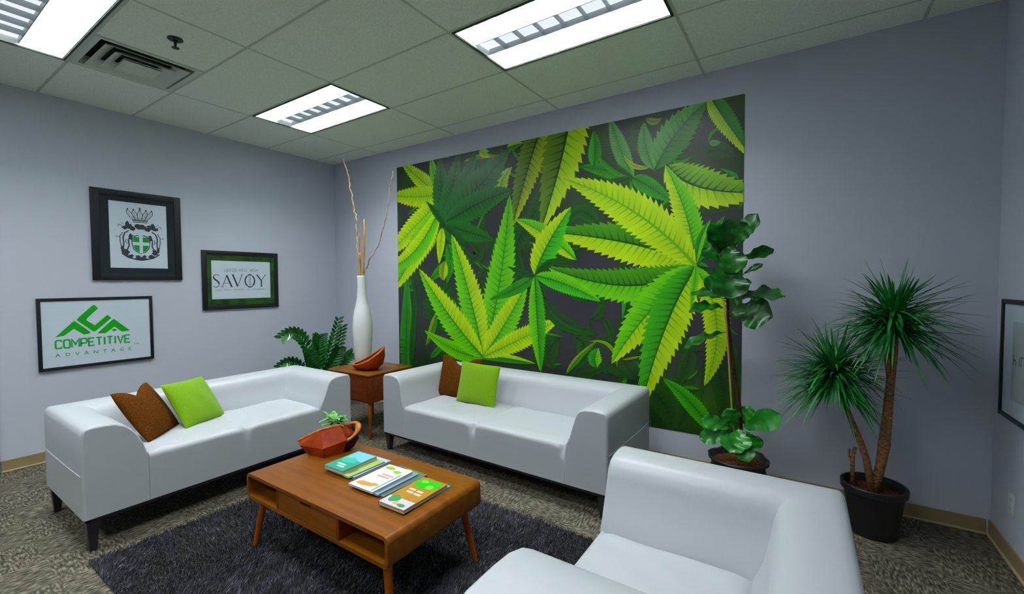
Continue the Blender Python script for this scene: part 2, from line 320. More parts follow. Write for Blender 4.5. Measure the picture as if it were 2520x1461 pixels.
# sprinkler head
t = thing('fire_sprinkler', 'small dark sprinkler head hanging from the ceiling tile', 'sprinkler', (1.84, -2.39, H-.002))
MB().lathe((0, 0, 0), [(.0, 0), (.042, 0), (.042, -.006), (.03, -.012), (.014, -.014), (.014, -.02), (0, -.02)], 24).build('escutcheon', M['brass'], t, angle=40)
k = MB()
for s in (-1, 1): k.tube([(s*.008, 0, -.018), (s*.016, 0, -.034), (s*.004, 0, -.055)], .003, 6)
k.tube([(0, 0, -.018), (0, 0, -.055)], .0035, 6); k.build('arms', M['brass'], t, smooth=True)
k = MB(); k.lathe((0, 0, -.058), [(0, 0), (.02, 0), (.022, .002), (0, .004)], 16); k.build('deflector', M['brass'], t)
LEAFLETS = [
 (1.311,0.34,1.335,0.869,1.356,1.628,0.204,'m','m',0),
 (1.395,0.469,1.442,0.876,1.499,1.486,0.092,'d','d',0),
 (2.129,1.006,1.867,1.037,1.592,1.255,0.175,'d','d',1),
 (2.02,1.44,1.841,1.305,1.559,1.232,0.136,'d','d',1),
 (2.068,0.65,1.893,0.769,1.711,0.847,0.119,'d','d',1),
 (1.708,0.617,1.833,0.719,1.954,0.841,0.073,'m','m',1),
 (1.808,1.125,1.744,0.94,1.647,0.75,0.096,'m','o',0),
 (4.124,0.606,4.287,0.463,4.32,0.271,0.205,'f','f',1),
 (4.47,0.619,4.442,0.455,4.367,0.28,0.146,'f','f',1),
 (4.642,0.827,4.699,0.649,4.688,0.402,0.141,'f','f',1),
 (4.751,0.959,4.78,0.721,4.757,0.414,0.092,'f','d',1),
 (4.467,0.936,4.438,0.806,4.349,0.602,0.129,'f','f',1),
 (3.342,0.956,3.214,0.795,3.299,0.651,0.214,'f','f',1),
 (3.504,0.966,3.583,0.863,3.504,0.673,0.172,'f','d',1),
 (3.809,0.777,3.882,0.731,4.022,0.644,0.147,'f','f',1),
 (3.131,2.047,2.952,1.945,2.81,1.678,0.224,'f','d',1),
 (3.733,1.928,3.543,2.085,3.424,1.95,0.128,'d','d',1),
 (3.302,2.291,3.131,2.198,2.997,1.981,0.191,'f','d',1),
 (4.015,2.041,4.213,1.894,4.309,1.696,0.185,'f','f',1),
 (4.569,2.415,4.652,2.431,4.761,2.369,0.129,'f','f',0),
 (4.582,2.503,4.624,2.49,4.665,2.488,0.042,'h','h',0),
 (4.011,2.768,4.079,2.657,4.145,2.484,0.154,'f','f',1),
 (4.111,2.78,4.175,2.735,4.239,2.754,0.051,'o','o',1),
 (2.205,2.713,2.522,2.706,2.816,2.737,0.128,'o','f',1),
 (2.42,2.795,2.497,2.758,2.598,2.714,0.087,'y','y',1),
 (2.523,2.766,2.672,2.722,2.816,2.745,0.081,'f','o',1),
 (2.769,2.765,2.84,2.78,2.955,2.783,0.084,'y','m',1),
 (2.718,2.319,2.694,2.441,2.825,2.58,0.169,'h2','h2',1),
 (3.088,2.466,3.196,2.303,3.043,2.13,0.104,'d','f',1),
 (2.856,1.36,2.904,1.597,2.835,1.835,0.121,'d','f',1),
 (2.303,1.693,2.41,1.773,2.251,1.907,0.156,'f','f',1),
 (1.968,1.879,2.024,1.702,1.962,1.44,0.139,'m','m',1),
 (1.721,1.485,1.905,1.617,2.052,1.701,0.114,'m','m',1),
 (1.536,1.717,1.728,1.891,1.881,2.016,0.114,'f','o',1),
 (3.403,0.625,3.524,0.785,3.716,0.963,0.051,'o','m',1),
 (3.698,0.712,3.679,0.8,3.717,0.892,0.128,'m','g',1),
 (3.882,0.731,3.809,0.917,3.622,0.938,0.03,'o','o',0),
 (3.917,0.804,4.021,0.831,4.089,0.854,0.017,'o','o',0),
 (3.621,1.154,3.698,0.979,3.845,1.024,0.03,'f','f',0),
 (1.887,2.412,1.615,2.6,1.259,2.88,0.192,'y','y',1),
 (1.869,2.422,1.548,2.431,1.006,2.5,0.238,'y','y',1),
 (1.844,2.328,1.477,2.089,0.952,1.735,0.269,'y','y',1),
 (1.854,2.217,1.538,1.855,1.051,1.293,0.317,'y','g',1),
 (1.885,2.28,1.472,1.812,0.986,1.636,0.233,'g','y',1),
 (1.87,2.458,1.801,2.642,1.755,2.848,0.13,'g','g',1),
 (1.912,2.058,1.885,1.883,1.858,1.663,0.119,'y','y',1),
 (1.954,1.704,1.917,1.573,1.933,1.484,0.13,'y','o',1),
 (3.219,3.038,3.022,2.589,2.821,1.993,0.286,'oy','oD',1),
 (3.464,3.126,3.364,2.61,3.139,1.94,0.406,'y','oD',1),
 (4.184,2.355,4.112,2.554,4.098,2.751,0.128,'h','h',1),
 (4.184,2.349,4.357,2.621,4.57,2.805,0.263,'h','hm',1),
 (4.014,2.307,3.892,2.591,3.81,2.842,0.133,'h','h',1),
 (4.146,2.38,4.013,2.413,3.927,2.519,0.037,'oy','oy',0),
 (4.014,2.317,3.804,2.403,3.523,2.478,0.133,'m','m',1),
 (4.014,2.317,3.804,2.454,3.638,2.67,0.084,'m','f',1),
 (3.665,2.457,3.676,2.594,3.664,2.769,0.121,'g2','m',1),
 (3.997,2.319,3.805,2.283,3.62,2.253,0.086,'d','f',1),
 (4,2.318,4.147,2.224,4.337,2.075,0.135,'m','m',1),
 (3.986,2.31,3.973,2.195,3.998,2.093,0.069,'m','f',1),
 (4.587,2.846,4.691,2.646,4.891,2.306,0.141,'m','y',1),
 (4.273,2.384,4.543,2.17,4.993,2.093,0.289,'oD2','y',1),
 (1.924,2.092,1.905,2.453,1.881,2.828,0.26,'t','t',1),
 (1.924,2.092,2.045,2.437,2.151,2.827,0.266,'t','t',1),
 (1.924,2.092,2.174,2.422,2.394,2.828,0.222,'t','t',1),
 (1.924,2.092,2.364,2.4,2.793,2.741,0.396,'t','t',1),
 (1.924,2.092,2.415,2.27,2.823,2.354,0.273,'t','t2',1),
 (1.924,2.092,2.252,1.992,2.606,1.879,0.196,'t2','t2',1),
 (1.924,2.092,2.112,1.915,2.25,1.822,0.167,'d','t2',1),
 (1.924,2.092,1.824,2.22,1.673,2.368,0.086,'d','d',1),
 (2.238,0.709,2.707,0.71,3.082,0.686,0.092,'y','m',1),
 (2.453,0.695,2.069,0.739,1.618,0.924,0.175,'g','g',1),
 (2.453,0.695,2.663,1.44,2.795,2.318,0.325,'g','g',1),
 (2.453,0.695,2.288,1.312,2.039,1.984,0.313,'g','y',1),
 (2.453,0.695,2.016,1.088,1.547,1.624,0.308,'g','y',1),
 (2.453,0.695,2.749,1.078,2.995,1.478,0.256,'y','g',1),
 (2.453,0.695,2.947,0.929,3.333,1.123,0.198,'y','y',1),
 (4.502,1.58,4.016,1.775,3.174,1.931,0.33,'y','mD',1),
 (4.502,1.58,3.949,1.433,3.195,1.61,0.285,'g','mD',1),
 (4.502,1.58,4.153,1.225,3.828,0.761,0.299,'y','g',1),
 (4.502,1.58,4.282,1.116,4.075,0.396,0.312,'y','mg',1),
 (4.502,1.58,4.428,1.972,4.263,2.385,0.192,'y','g',1),
 (4.508,1.595,4.59,1.776,4.699,1.949,0.077,'m','m',1),
 (4.502,1.595,4.532,1.779,4.602,1.927,0.059,'m','g',1),
 (4.502,1.58,4.652,1.135,4.567,0.663,0.179,'y','y',1),
 (4.502,1.58,4.584,1.44,4.719,1.349,0.112,'g','y',1),
 (4.502,1.58,4.492,1.44,4.464,1.251,0.059,'g','g',1),
 (4.502,1.58,4.015,2.041,3.376,2.391,0.307,'y','y',1),
 (3.504,1.657,3.174,1.912,2.86,2.069,0.168,'y','g',1),
 (3.076,1.524,3.217,1.816,3.456,2.136,0.263,'y','g2',1),
 (3.076,1.524,3.216,1.628,3.342,1.662,0.079,'d','d',1),
 (3.076,1.524,3.404,1.44,3.734,1.292,0.164,'g','g2',1),
 (3.076,1.524,2.856,1.4,2.536,1.287,0.115,'m','m',0),
 (3.076,1.524,2.95,1.549,2.762,1.62,0.063,'d','d',1),
 (3.076,1.524,3.3,1.103,3.735,1.017,0.073,'d','d',0),
 (3.076,1.524,3.101,1.055,3.135,0.614,0.178,'mg','g',1),
 (3.195,1.666,3.383,1.624,3.424,1.659,0.044,'d','d',1),
 (4.662,0.288,4.471,0.523,4.26,0.689,0.132,'mg','mg',1),
]
FIG = [
 ('u',4.822,-0.360,1.696,4.930,-0.380,1.898,0.129),
 ('g',4.765,-0.380,1.604,4.796,-0.460,1.859,0.164),
 ('g',4.725,-0.360,1.633,4.665,-0.420,1.821,0.111),
 ('u',4.837,-0.340,1.603,5.025,-0.300,1.677,0.097),
 ('u',4.853,-0.340,1.509,4.966,-0.340,1.578,0.048),
 ('f',4.785,-0.440,1.575,4.804,-0.520,1.355,0.213),
 ('h',4.780,-0.360,1.348,5.091,-0.360,1.387,0.095),
 ('f',4.776,-0.380,1.268,5.026,-0.460,1.256,0.211),
 ('h',4.764,-0.380,1.295,4.535,-0.420,1.277,0.073),
 ('h',4.768,-0.360,1.131,4.493,-0.400,1.020,0.057),
 ('h',4.750,-0.340,1.347,4.523,-0.300,1.396,0.064),
 ('u',4.741,-0.380,1.578,4.613,-0.400,1.684,0.095),
 ('u',4.781,-0.320,1.660,4.831,-0.240,1.868,0.128),
 ('f',4.791,-0.400,1.602,4.717,-0.460,1.444,0.136),
 ('u',4.818,-0.300,1.442,4.897,-0.250,1.469,0.058),
 ('u',4.755,-0.400,1.657,4.678,-0.440,1.850,0.122),
 ('f',4.769,-0.420,1.708,4.832,-0.500,1.521,0.161),
 ('g',4.790,-0.400,1.708,4.883,-0.460,1.831,0.131),
 ('f',4.729,-0.380,1.551,4.662,-0.420,1.403,0.111),
 ('f',4.860,-0.360,0.490,5.080,-0.420,0.632,0.136),
 ('u',4.875,-0.340,0.500,4.902,-0.320,0.641,0.105),
 ('f',4.831,-0.380,0.504,4.784,-0.440,0.625,0.124),
 ('f',4.804,-0.400,0.491,4.635,-0.460,0.546,0.103),
 ('f',4.805,-0.400,0.464,4.624,-0.480,0.418,0.103),
 ('f',4.843,-0.420,0.490,4.809,-0.520,0.377,0.141),
 ('u',4.886,-0.380,0.487,4.973,-0.380,0.384,0.099),
 ('f',4.860,-0.420,0.427,4.915,-0.500,0.333,0.108),
 ('f',4.847,-0.400,0.512,4.878,-0.500,0.395,0.124),
]
# ------------------------------------------------------------------ leaf mural (a flat print on the wall)
LC = {'y': ((186, 220, 0), (120, 190, 0)), 'g': ((110, 206, 0), (48, 160, 4)), 'g2': ((60, 190, 16), (30, 130, 10)), 'm': ((44, 150, 14), (18, 100, 10)),
      'mg': ((58, 172, 10), (26, 116, 8)), 'd': ((22, 92, 14), (12, 62, 14)), 'f': ((34, 84, 18), (30, 60, 26)), 'o': ((140, 160, 10), (70, 110, 10)),
      'oy': ((172, 190, 6), (80, 120, 6)), 'oD': ((104, 140, 4), (36, 72, 8)), 'oD2': ((128, 186, 8), (20, 84, 26)), 'mD': ((70, 150, 2), (16, 88, 6)),
      't': ((36, 112, 44), (24, 78, 34)), 't2': ((22, 116, 16), (10, 78, 12)), 'h': ((92, 168, 66), (50, 128, 50)), 'hm': ((54, 138, 30), (36, 104, 26)), 'h2': ((170, 206, 60), (110, 160, 40))}
MX0, MX1, MZ0, MZ1 = 1.205, 4.818, .281, 2.805
def clip_poly(poly):
    """poly: list of (x, z, colour); clip to the print's rectangle"""
    for ax, lim, sgn in ((0, MX0, 1), (0, MX1, -1), (1, MZ0, 1), (1, MZ1, -1)):
        out = []
        for i in range(len(poly)):
            a, b = poly[i], poly[(i+1) % len(poly)]
            ia, ib = sgn*(a[ax]-lim) >= 0, sgn*(b[ax]-lim) >= 0
            if ia: out.append(a)
            if ia != ib:
                t = (lim-a[ax])/(b[ax]-a[ax])
                out.append((a[0]+(b[0]-a[0])*t, a[1]+(b[1]-a[1])*t, tuple(a[2][k]+(b[2][k]-a[2][k])*t for k in range(4))))
        poly = out
        if len(poly) < 3: return None
    return poly
mur = MB(); layer = [0.0032]
def mpoly(poly, lift=0.0):
    p = clip_poly(poly)
    if not p: return
    y = -layer[0]-lift
    mur.add([(q[0], y, q[1]) for q in p], [tuple(range(len(p)))], 0, [[q[2] for q in p]])
def mixc(a, b, t): return tuple(a[k]+(b[k]-a[k])*t for k in range(4))
rnd = random.Random(5)
def leaflet(bx, bz, mx, mz, tx, tz, wd, cl, cr, ser):
    layer[0] += 6e-6
    B, Mi, T = Vector((bx, bz)), Vector((mx, mz)), Vector((tx, tz))
    Cc = Mi*2-(B+T)*.5      # quadratic bezier through mid
    wd *= 1.12; n = max(8, int((T-B).length/max(wd, .03)*6.5)) if ser else 14
    P = lambda u: B*(1-u)**2+Cc*2*u*(1-u)+T*u*u
    def D(u):
        d = (Cc-B)*2*(1-u)+(T-Cc)*2*u; return d.normalized() if d.length > 1e-9 else (T-B).normalized()
    def wid(u): return wd/2*max(0.0, (math.sin(math.pi*min(1, max(0, u))**.85))**.8)*(1-.12*u)
    du = 1.0/n
    for side, cn in ((1, cl), (-1, cr)):
        edge, inn = LC[cn]
        E0 = lin(*edge); I0 = lin(*inn)
        for i in range(n):
            u0, u1 = i*du, (i+1)*du
            sl = du*1.1 if ser else 0.0
            N0 = Vector((-D(u0).y, D(u0).x))*side; 
            ua = min(1, u0+sl); ub = min(1, u1+sl)
            Na = Vector((-D(ua).y, D(ua).x))*side; Nb = Vector((-D(ub).y, D(ub).x))*side
            k = .93+.14*rnd.random()
            Ek = tuple(c*k for c in E0[:3])+(1,)
            a = P(u0); d = P(u1)
            notch0 = P(ua)+Na*wid(ua)*(.84 if ser else 1)
            tip = P(min(1, ub+du*.12))+Nb*wid(ub)*(1.06 if ser else 1)
            notch1 = P(ub)+Nb*wid(ub)*(.84 if ser else 1)
            V = I0 if ser else mixc(I0, E0, .4)
            cm0 = mixc(I0, Ek, .5)
            cmid0 = (a+notch0)/2
            mpoly([(a.x, a.y, cm0), (notch0.x, notch0.y, Ek), (tip.x, tip.y, Ek), (notch1.x, notch1.y, Ek), (d.x, d.y, cm0)])
            if ser:     # side vein
                h = D(u0)*(du*(T-B).length*.16)
                VC = tuple(c*.75 for c in I0[:3])+(1,); mpoly([(a.x-h.x, a.y-h.y, VC), (notch0.x, notch0.y, mixc(I0, Ek, .6)), (a.x+h.x, a.y+h.y, VC)], 5e-6)
    layer[0] += 5e-6
    mc = lin(*LC[cl][1]); m2 = lin(*LC[cr][1]); mc = tuple(min(mc[k], m2[k])*.8 for k in range(3))+(1,)
    for i in range(10):     # midrib
        u0, u1 = i/10, (i+1)/10; a, b = P(u0), P(u1)
        n0 = Vector((-D(u0).y, D(u0).x))*wd*.035*(1-u0*.8); n1 = Vector((-D(u1).y, D(u1).x))*wd*.035*(1-u1*.8)
        mpoly([((a+n0).x, (a+n0).y, mc), ((b+n1).x, (b+n1).y, mc), ((b-n1).x, (b-n1).y, mc), ((a-n0).x, (a-n0).y, mc)], 5e-6)
# dark blurred background of the print: a grid of soft colour patches
NX, NZ = 72, 50
rb = random.Random(11)
blob = [(rb.uniform(MX0, MX1), rb.uniform(MZ0, MZ1), rb.uniform(.05, .22), rb.choice([(20, 72, 14), (34, 92, 16), (50, 48, 60), (14, 52, 14), (58, 54, 66), (60, 104, 14)])) for _ in range(150)]
def bgcol(x, z):
    low = max(0, min(1, (1.0-z)/.7))*max(0, min(1, (x-2.6)/1.6)) 
    c = [58*(1-low)+26*low, 54*(1-low)+62*low, 64*(1-low)+20*low]
    for bx, bz, r, bc in blob:
        d = ((x-bx)**2+(z-bz)**2)/(r*r)
        if d < 4:
            k = math.exp(-d*1.3)*.75
            c = [c[i]*(1-k)+bc[i]*k for i in range(3)]
    return lin(*c)
grid = [[bgcol(MX0+(MX1-MX0)*i/NX, MZ0+(MZ1-MZ0)*j/NZ) for i in range(NX+1)] for j in range(NZ+1)]
for j in range(NZ):
    for i in range(NX):
        xs = (MX0+(MX1-MX0)*i/NX, MX0+(MX1-MX0)*(i+1)/NX); zs = (MZ0+(MZ1-MZ0)*j/NZ, MZ0+(MZ1-MZ0)*(j+1)/NZ)
        mur.add([(xs[0], -.003, zs[0]), (xs[1], -.003, zs[0]), (xs[1], -.003, zs[1]), (xs[0], -.003, zs[1])], [(0, 1, 2, 3)], 0,
                [[grid[j][i], grid[j][i+1], grid[j+1][i+1], grid[j+1][i]]])
rf = random.Random(3)
for _ in range(260):     # faint small leaves deep in the print
    x, z = rf.uniform(MX0, MX1), rf.uniform(MZ0, MZ1); a = rf.uniform(0, 6.28); L = rf.uniform(.12, .32)
    dx, dz = math.cos(a)*L, math.sin(a)*L
    leaflet(x, z, x+dx*.5+rf.uniform(-.03, .03), z+dz*.5+rf.uniform(-.03, .03), x+dx, z+dz, rf.uniform(.03, .08), *rf.choice(['df', 'ff', 'df', 'fd', 'dm', 'mf']), rf.random() < .5)
for args in LEAFLETS: leaflet(*args)
dk = lin(30, 34, 30)
mur.add([(MX0, 0, MZ0), (MX1, 0, MZ0), (MX1, 0, MZ1), (MX0, 0, MZ1), (MX0, -.0029, MZ0), (MX1, -.0029, MZ0), (MX1, -.0029, MZ1), (MX0, -.0029, MZ1)],
        [(0, 1, 5, 4), (1, 2, 6, 5), (2, 3, 7, 6), (3, 0, 4, 7)], 0, [dk]*4)
M['mural'] = mat('mural_print', (.5, .5, .5, 1), .32, .45, attr='Col')
tag(mur.build('wall_mural', M['mural'], cols=True), 'large glossy wall print of green serrated hemp leaves behind the sofa', 'mural')

# ------------------------------------------------------------------ upholstered seats
def prof_points(kind, zb, zt, zs, ww):
    """arm or back cross-section: (distance in from the outer face, height)"""
    if kind == 'steep':
        return [(0, zb), (0, zt-.16), (0, zt-.045), (.006, zt-.02), (.02, zt-.006), (.045, zt), (.10, zt+.002), (.15, zt-.002), (.185, zt-.014), (.208, zt-.04), (.222, zt-.08), (ww*.86, zs+.06), (ww*.97, zs), (ww, zs-.06), (ww, zb)]
    k = ww/.30
    return [(0, zb), (0, zt-.16), (0, zt-.045), (.006, zt-.02), (.02, zt-.006), (.045, zt), (.10*k, zt), (.145*k, zt-.006), (.185*k, zt-.026), (.218*k, zt-.06), (.246*k, zt-.105), (.268*k, zt-.155), (.288*k, zs+.01), (.3*k, zs-.05), (.3*k, zb)]
def seat_unit(label, cat, name, loc, rz, width, depth, zb, zt, zs, left, right, wl, wr, seams, pin=1.0, group=None):
    t = thing(name, label, cat, loc, rz, group)
    hx = width/2; y0, y1 = -depth/2, depth/2      # front is -y
    wb = .29
    PL, PR, PB = prof_points(left, zb, zt, zs, wl), prof_points(right, zb, zt, zs, wr), prof_points('steep', zb, zt, zs, wb)
    R = .03
    def station_arm(P, side, y, inset=0):
        return [Vector((side*(hx-max(u, inset)), y, z if u > 1e-6 or z < zt-.1 else z)) for u, z in P]
    def corner(Pa, side, f):
        """fan around the rear corner; f 0 = arm direction, 1 = back direction"""
        out = []; a = f*math.pi/2
        for (ua, z), (ub, _) in zip(Pa, PB):
            if ua < R and ub < R:
                out.append(Vector((side*(hx-R+(R-ua)*math.cos(a)), y1-R+(R-ub)*math.sin(a), z)))
            else: out.append(Vector((side*(hx-max(ua, 0)), y1-ub, z)))
        return out
    def loft(name, st, cap0=False, cap1=False, flip=False):
        mb = MB(); n = len(st[0])
        vs = [v for s_ in st for v in s_]; fs = []
        for i in range(len(st)-1):
            for k in range(n-1):
                f = (i*n+k, i*n+k+1, (i+1)*n+k+1, (i+1)*n+k); fs.append(f[::-1] if flip else f)
            f = (i*n+n-1, i*n, (i+1)*n, (i+1)*n+n-1); fs.append(f[::-1] if flip else f)
        if cap0: fs.append(tuple(range(n)) if not flip else tuple(range(n))[::-1])
        if cap1: q = tuple((len(st)-1)*n+k for k in range(n)); fs.append(q[::-1] if not flip else q)
        mb.add(vs, fs); return mb
    for side, P in ((-1, PL), (1, PR)):
        st = []
        cen = (sum(u for u, z in P)/len(P), (zb+zt)/2)
        for k, (dy, ins) in enumerate(((0, .012), (.0035, .0035), (.012, 0))):   # soft front edge
            st.append([Vector((side*(hx-(u+(cen[0]-u)*ins*6*(1 if 1 else 0) if False else u+(ins if u < .01 else (-ins if u > (wl if side < 0 else wr)-.02 else 0)))), y0+dy, z-(ins if z > zs+.02 else (-ins*0)))) for u, z in P])
        for tt in np.linspace(.06, 1, 10)[:-1]:
            st.append([Vector((side*(hx-ua), float((y0+.012)+(y1-max(ub, R)-y0-.012)*tt), z)) for (ua, z), (ub, _) in zip(P, PB)])
        st += [corner(P, side, f) for f in (0, .25, .5)]
        loft('armrest', st, True, True, flip=(side > 0)).build('armrest', M['leather'], t, angle=50, weld=True)
    st = [corner(PL, -1, f) for f in (.5, .75, 1.0)]
    for tt in np.linspace(0, 1, 10)[1:-1]:
        st.append([Vector((float(-(hx-max(ul, R))+(2*hx-max(ul, R)-max(ur, R))*tt), y1-ub, z)) for (ul, _), (ur, _), (ub, z) in zip(PL, PR, PB)])
    st += [corner(PR, 1, f) for f in (1.0, .75, .5)]
    loft('backrest', st, True, True).build('backrest', M['leather'], t, angle=50, weld=True)
    # seat with rounded front edge running down as the apron
    xa, xb = -hx+wl-.006, hx-wr+.006; yb = y1-wb+.006
    prof = [(yb+.02, zs-.03), (yb, zs+.004)] + [(float(yy), zs+.014) for yy in np.linspace(yb-.05, y0+.06, 14)]
    for a in np.linspace(0, 90, 8): prof.append((y0+.035-.035*math.sin(math.radians(a))+.0005, zs+.008-.035+.035*math.cos(math.radians(a))))
    for z in np.linspace(zs-.06, zb, 10): prof.append((y0+.0005, float(z)))
    nx = 150; mb = MB(); vs = []
    for i in range(nx+1):
        x = xa+(xb-xa)*i/nx
        for j, (y, z) in enumerate(prof):
            dz = dy = 0
            top = j < 18
            for s0 in seams:
                sx = xa+(xb-xa)*s0 if s0 < 1 else xb-.012
                d = (x-sx)
                if top: dz -= (.006*math.exp(-(d/.012)**2)+.007*math.exp(-(d/.05)**2))*pin
                fr = math.exp(-((y-y0)/.05)**2)*math.exp(-((z-(zs-.01))/.055)**2)
                dy += .030*pin*math.exp(-(d/.022)**2)*fr; dz -= .022*pin*math.exp(-(d/.045)**2)*fr
                if z < zs-.03: dy += .004*math.exp(-(d/.016)**2)*max(0, (z-zb)/(zs-zb))
            e = min(1, min(x-xa, xb-x)/.05); 
            if top: dz -= .010*(1-e)**2
            # slack leather: shallow undulation
            dz += (.0025*math.sin(x*17+y*9)+.0015*math.sin(x*41-y*23))*(1 if top else 0)
            vs.append((x, y+dy, z+dz))
    m = len(prof)
    mb.add(vs, [(i*m+j, i*m+j+1, (i+1)*m+j+1, (i+1)*m+j) for i in range(nx) for j in range(m-1)])
    # closing sides, rear and underside so that it is a solid body
    k0 = len(vs); extra = [(xa, yb+.02, zb), (xb, yb+.02, zb)]
    mb.v += extra
    mb.f.append(tuple([j for j in range(m)]+[k0])[::-1]); mb.m.append(0); mb.c.append(None)
    mb.f.append(tuple([nx*m+j for j in range(m)]+[k0+1])); mb.m.append(0); mb.c.append(None)
    mb.f.append(tuple([k0]+[i*m for i in range(nx+1)]+[k0+1])[::-1]); mb.m.append(0); mb.c.append(None)
    mb.build('seat', M['leather'], t, angle=60)
    # dark base rails and tapered legs
    rl = MB(); q = .018; h = .02
    rl.box((-hx+.012, y0+.008, zb-h), (hx-.012, y0+.008+q, zb)); rl.box((-hx+.012, y1-.008-q, zb-h), (hx-.012, y1-.008, zb))
    rl.box((-hx+.012, y0+.008, zb-h), (-hx+.012+q, y1-.008, zb)); rl.box((hx-.012-q, y0+.008, zb-h), (hx-.012, y1-.008, zb))
    rl.box((-hx+.02, y0+.02, zb-.004), (hx-.02, y1-.02, zb+.001))
    rl.build('base_frame', M['dark_leg'], t)
    for sx in (-1, 1):
        for sy in (-1, 1):
            lg = MB(); ox, oy = sx*(hx-.014), (y0+.01 if sy < 0 else y1-.01)
            dx, dy = -sx, (1 if sy < 0 else -1); vs = []
            for z, wd, off in ((zb-.002, .062, 0), (zb-.05, .05, .002), (0.0, .03, .012)):
                for a, b in ((0, 0), (1, 0), (1, 1), (0, 1)): vs.append((ox+dx*(off+a*wd), oy+dy*(off+b*wd), z))
            fs = [(L*4+k, L*4+(k+1) % 4, (L+1)*4+(k+1) % 4, (L+1)*4+k) for L in range(2) for k in range(4)]+[(3, 2, 1, 0), (8, 9, 10, 11)]
            lg.add(vs, fs); lg.build('leg', M['dark_leg'], t)
    # stitched seam across the outer arm faces
    for sx in (-1, 1):
        sm = MB(); sm.tube([(sx*(hx+.0005), y, zb+.235+.02*((y-y0)/depth-.5)**2) for y in np.linspace(y0+.02, y1-.03, 10)], .0035, 6)
        sm.build('seam', M['seam'], t, smooth=True)
    return t
# loveseat along the left wall, its front towards +x
seat_unit('white leather loveseat in front of the left wall, below the three framed pictures', 'sofa', 'loveseat', (1.555, -2.08, 0), math.pi/2, 1.69, .82, .185, .69, .462, 'soft', 'steep', .30, .30, [.5], .55)
seat_unit('long white leather sofa standing before the leaf mural', 'sofa', 'sofa', (3.18, -.635, 0), math.radians(-1.2), 2.08, .84, .16, .672, .415, 'steep', 'steep', .275, .30, [.49, 1.0])
seat_unit('white leather armchair in the near foreground, its back to the potted plants', 'armchair', 'armchair', (4.90, -2.155, 0), -math.pi/2, 1.25, .86, .17, .685, .405, 'steep', 'soft', .32, .50, [])

# ------------------------------------------------------------------ cushions
def cushion(label, m, centre, e, w_, h_, thick, chop=0.0, loose=.0, group=None):
    N = 26; mb = MB(); vs = []
    def pt(a, b, s):
        x = a*w_/2*(1-.035*math.cos(b*math.pi/2)); z = b*h_/2*(1-.04*math.cos(a*math.pi/2))
        if chop: z -= chop*math.exp(-(a/.42)**2)*max(0, (b+1)/2)**3
        t = thick/2*(max(0, (1-a*a))*max(0, (1-b*b)))**.42
        if chop: t *= 1-.35*math.exp(-(a/.3)**2)*max(0, b)
        t += .003*math.sin(a*7+b*3)*(1-a*a)*(1-b*b)
        return (x, -s*t, z)
    idx = {}
    for s in (1, -1):
        for i in range(N+1):
            for j in range(N+1):
                edge = i in (0, N) or j in (0, N)
                if edge and s == -1: idx[(s, i, j)] = idx[(1, i, j)]; continue
                a, b = -1+2*i/N, -1+2*j/N
                a, b = math.sin(a*math.pi/2), math.sin(b*math.pi/2)
                idx[(s, i, j)] = len(vs); vs.append(pt(a, b, s))
    fs = []
    for s in (1, -1):
        for i in range(N):
            for j in range(N):
                q = (idx[(s, i, j)], idx[(s, i+1, j)], idx[(s, i+1, j+1)], idx[(s, i, j+1)])
                fs.append(q if s == 1 else q[::-1])
    mb.add(vs, fs)
    t = mb.build('cushion', m, None, smooth=True)
    a, b, c = e
    t.matrix_world = Matrix.Translation(centre) @ Matrix.Rotation(a, 4, 'Z') @ Matrix.Rotation(b, 4, 'X') @ Matrix.Rotation(c, 4, 'Y')
    pp = MB()
    def outline(a, b): 
        p = pt(a, b, 1); return (p[0], 0, p[2])
    ring_ = [outline(-1+2*k/24, 1) for k in range(24)]+[outline(1, 1-2*k/24) for k in range(24)]+[outline(1-2*k/24, -1) for k in range(24)]+[outline(-1, -1+2*k/24) for k in range(25)]
    pp.tube(ring_, .0028, 6); pp.build('piping', m, t, smooth=True)
    return tag(t, label, 'cushion', group)
cushion('brown cushion with a dented top at the left end of the loveseat', M['brown'], (1.584, -2.52, .628), (2.388, -.563, .022), .37, .37, .11, .055)
cushion('lime green cushion leaning on the loveseat back', M['green'], (1.515, -2.225, .614), (2.072, -.58, .036), .35, .35, .11)
cushion('brown cushion with a dented top behind the green one on the long sofa', M['brown'], (2.60, -.550, .604), (0, -.24, 0), .46, .37, .10, .075)
cushion('lime green cushion standing upright on the long sofa', M['green'], (2.875, -.635, .594), (.04, -.24, .03), .40, .345, .10)

# ------------------------------------------------------------------ shag rug
RX0, RX1, RY0, RY1 = 2.09, 4.46, -2.935, -1.315
rg = MB(); rg.rbox((RX0, RY0, .0005), (RX1, RY1, .012), .004, 2)
rug = rg.build('shag_rug', mat('rug_backing', lin(28, 28, 36), .95))
tag(rug, 'charcoal shag rug under the coffee table', 'rug')
npr = np.random.default_rng(4); NB = 95000
bx = npr.uniform(RX0-.004, RX1+.004, NB); by = npr.uniform(RY0-.004, RY1+.004, NB)
hh = npr.uniform(.016, .034, NB); an = npr.uniform(0, 2*np.pi, NB); ln = npr.uniform(.006, .024, NB)
flow = np.sin(bx*5+by*3)*1.2+np.sin(by*7-bx*4)*1.0
lx = np.cos(flow)*ln*.7+np.cos(an)*ln*.6; ly = np.sin(flow)*ln*.7+np.sin(an)*ln*.6
wv = .0022; px_, py_ = -np.sin(an)*wv, np.cos(an)*wv
V = np.empty((NB, 4, 3))
V[:, 0] = np.stack([bx-px_, by-py_, np.full(NB, .009)], 1); V[:, 1] = np.stack([bx+px_, by+py_, np.full(NB, .009)], 1)
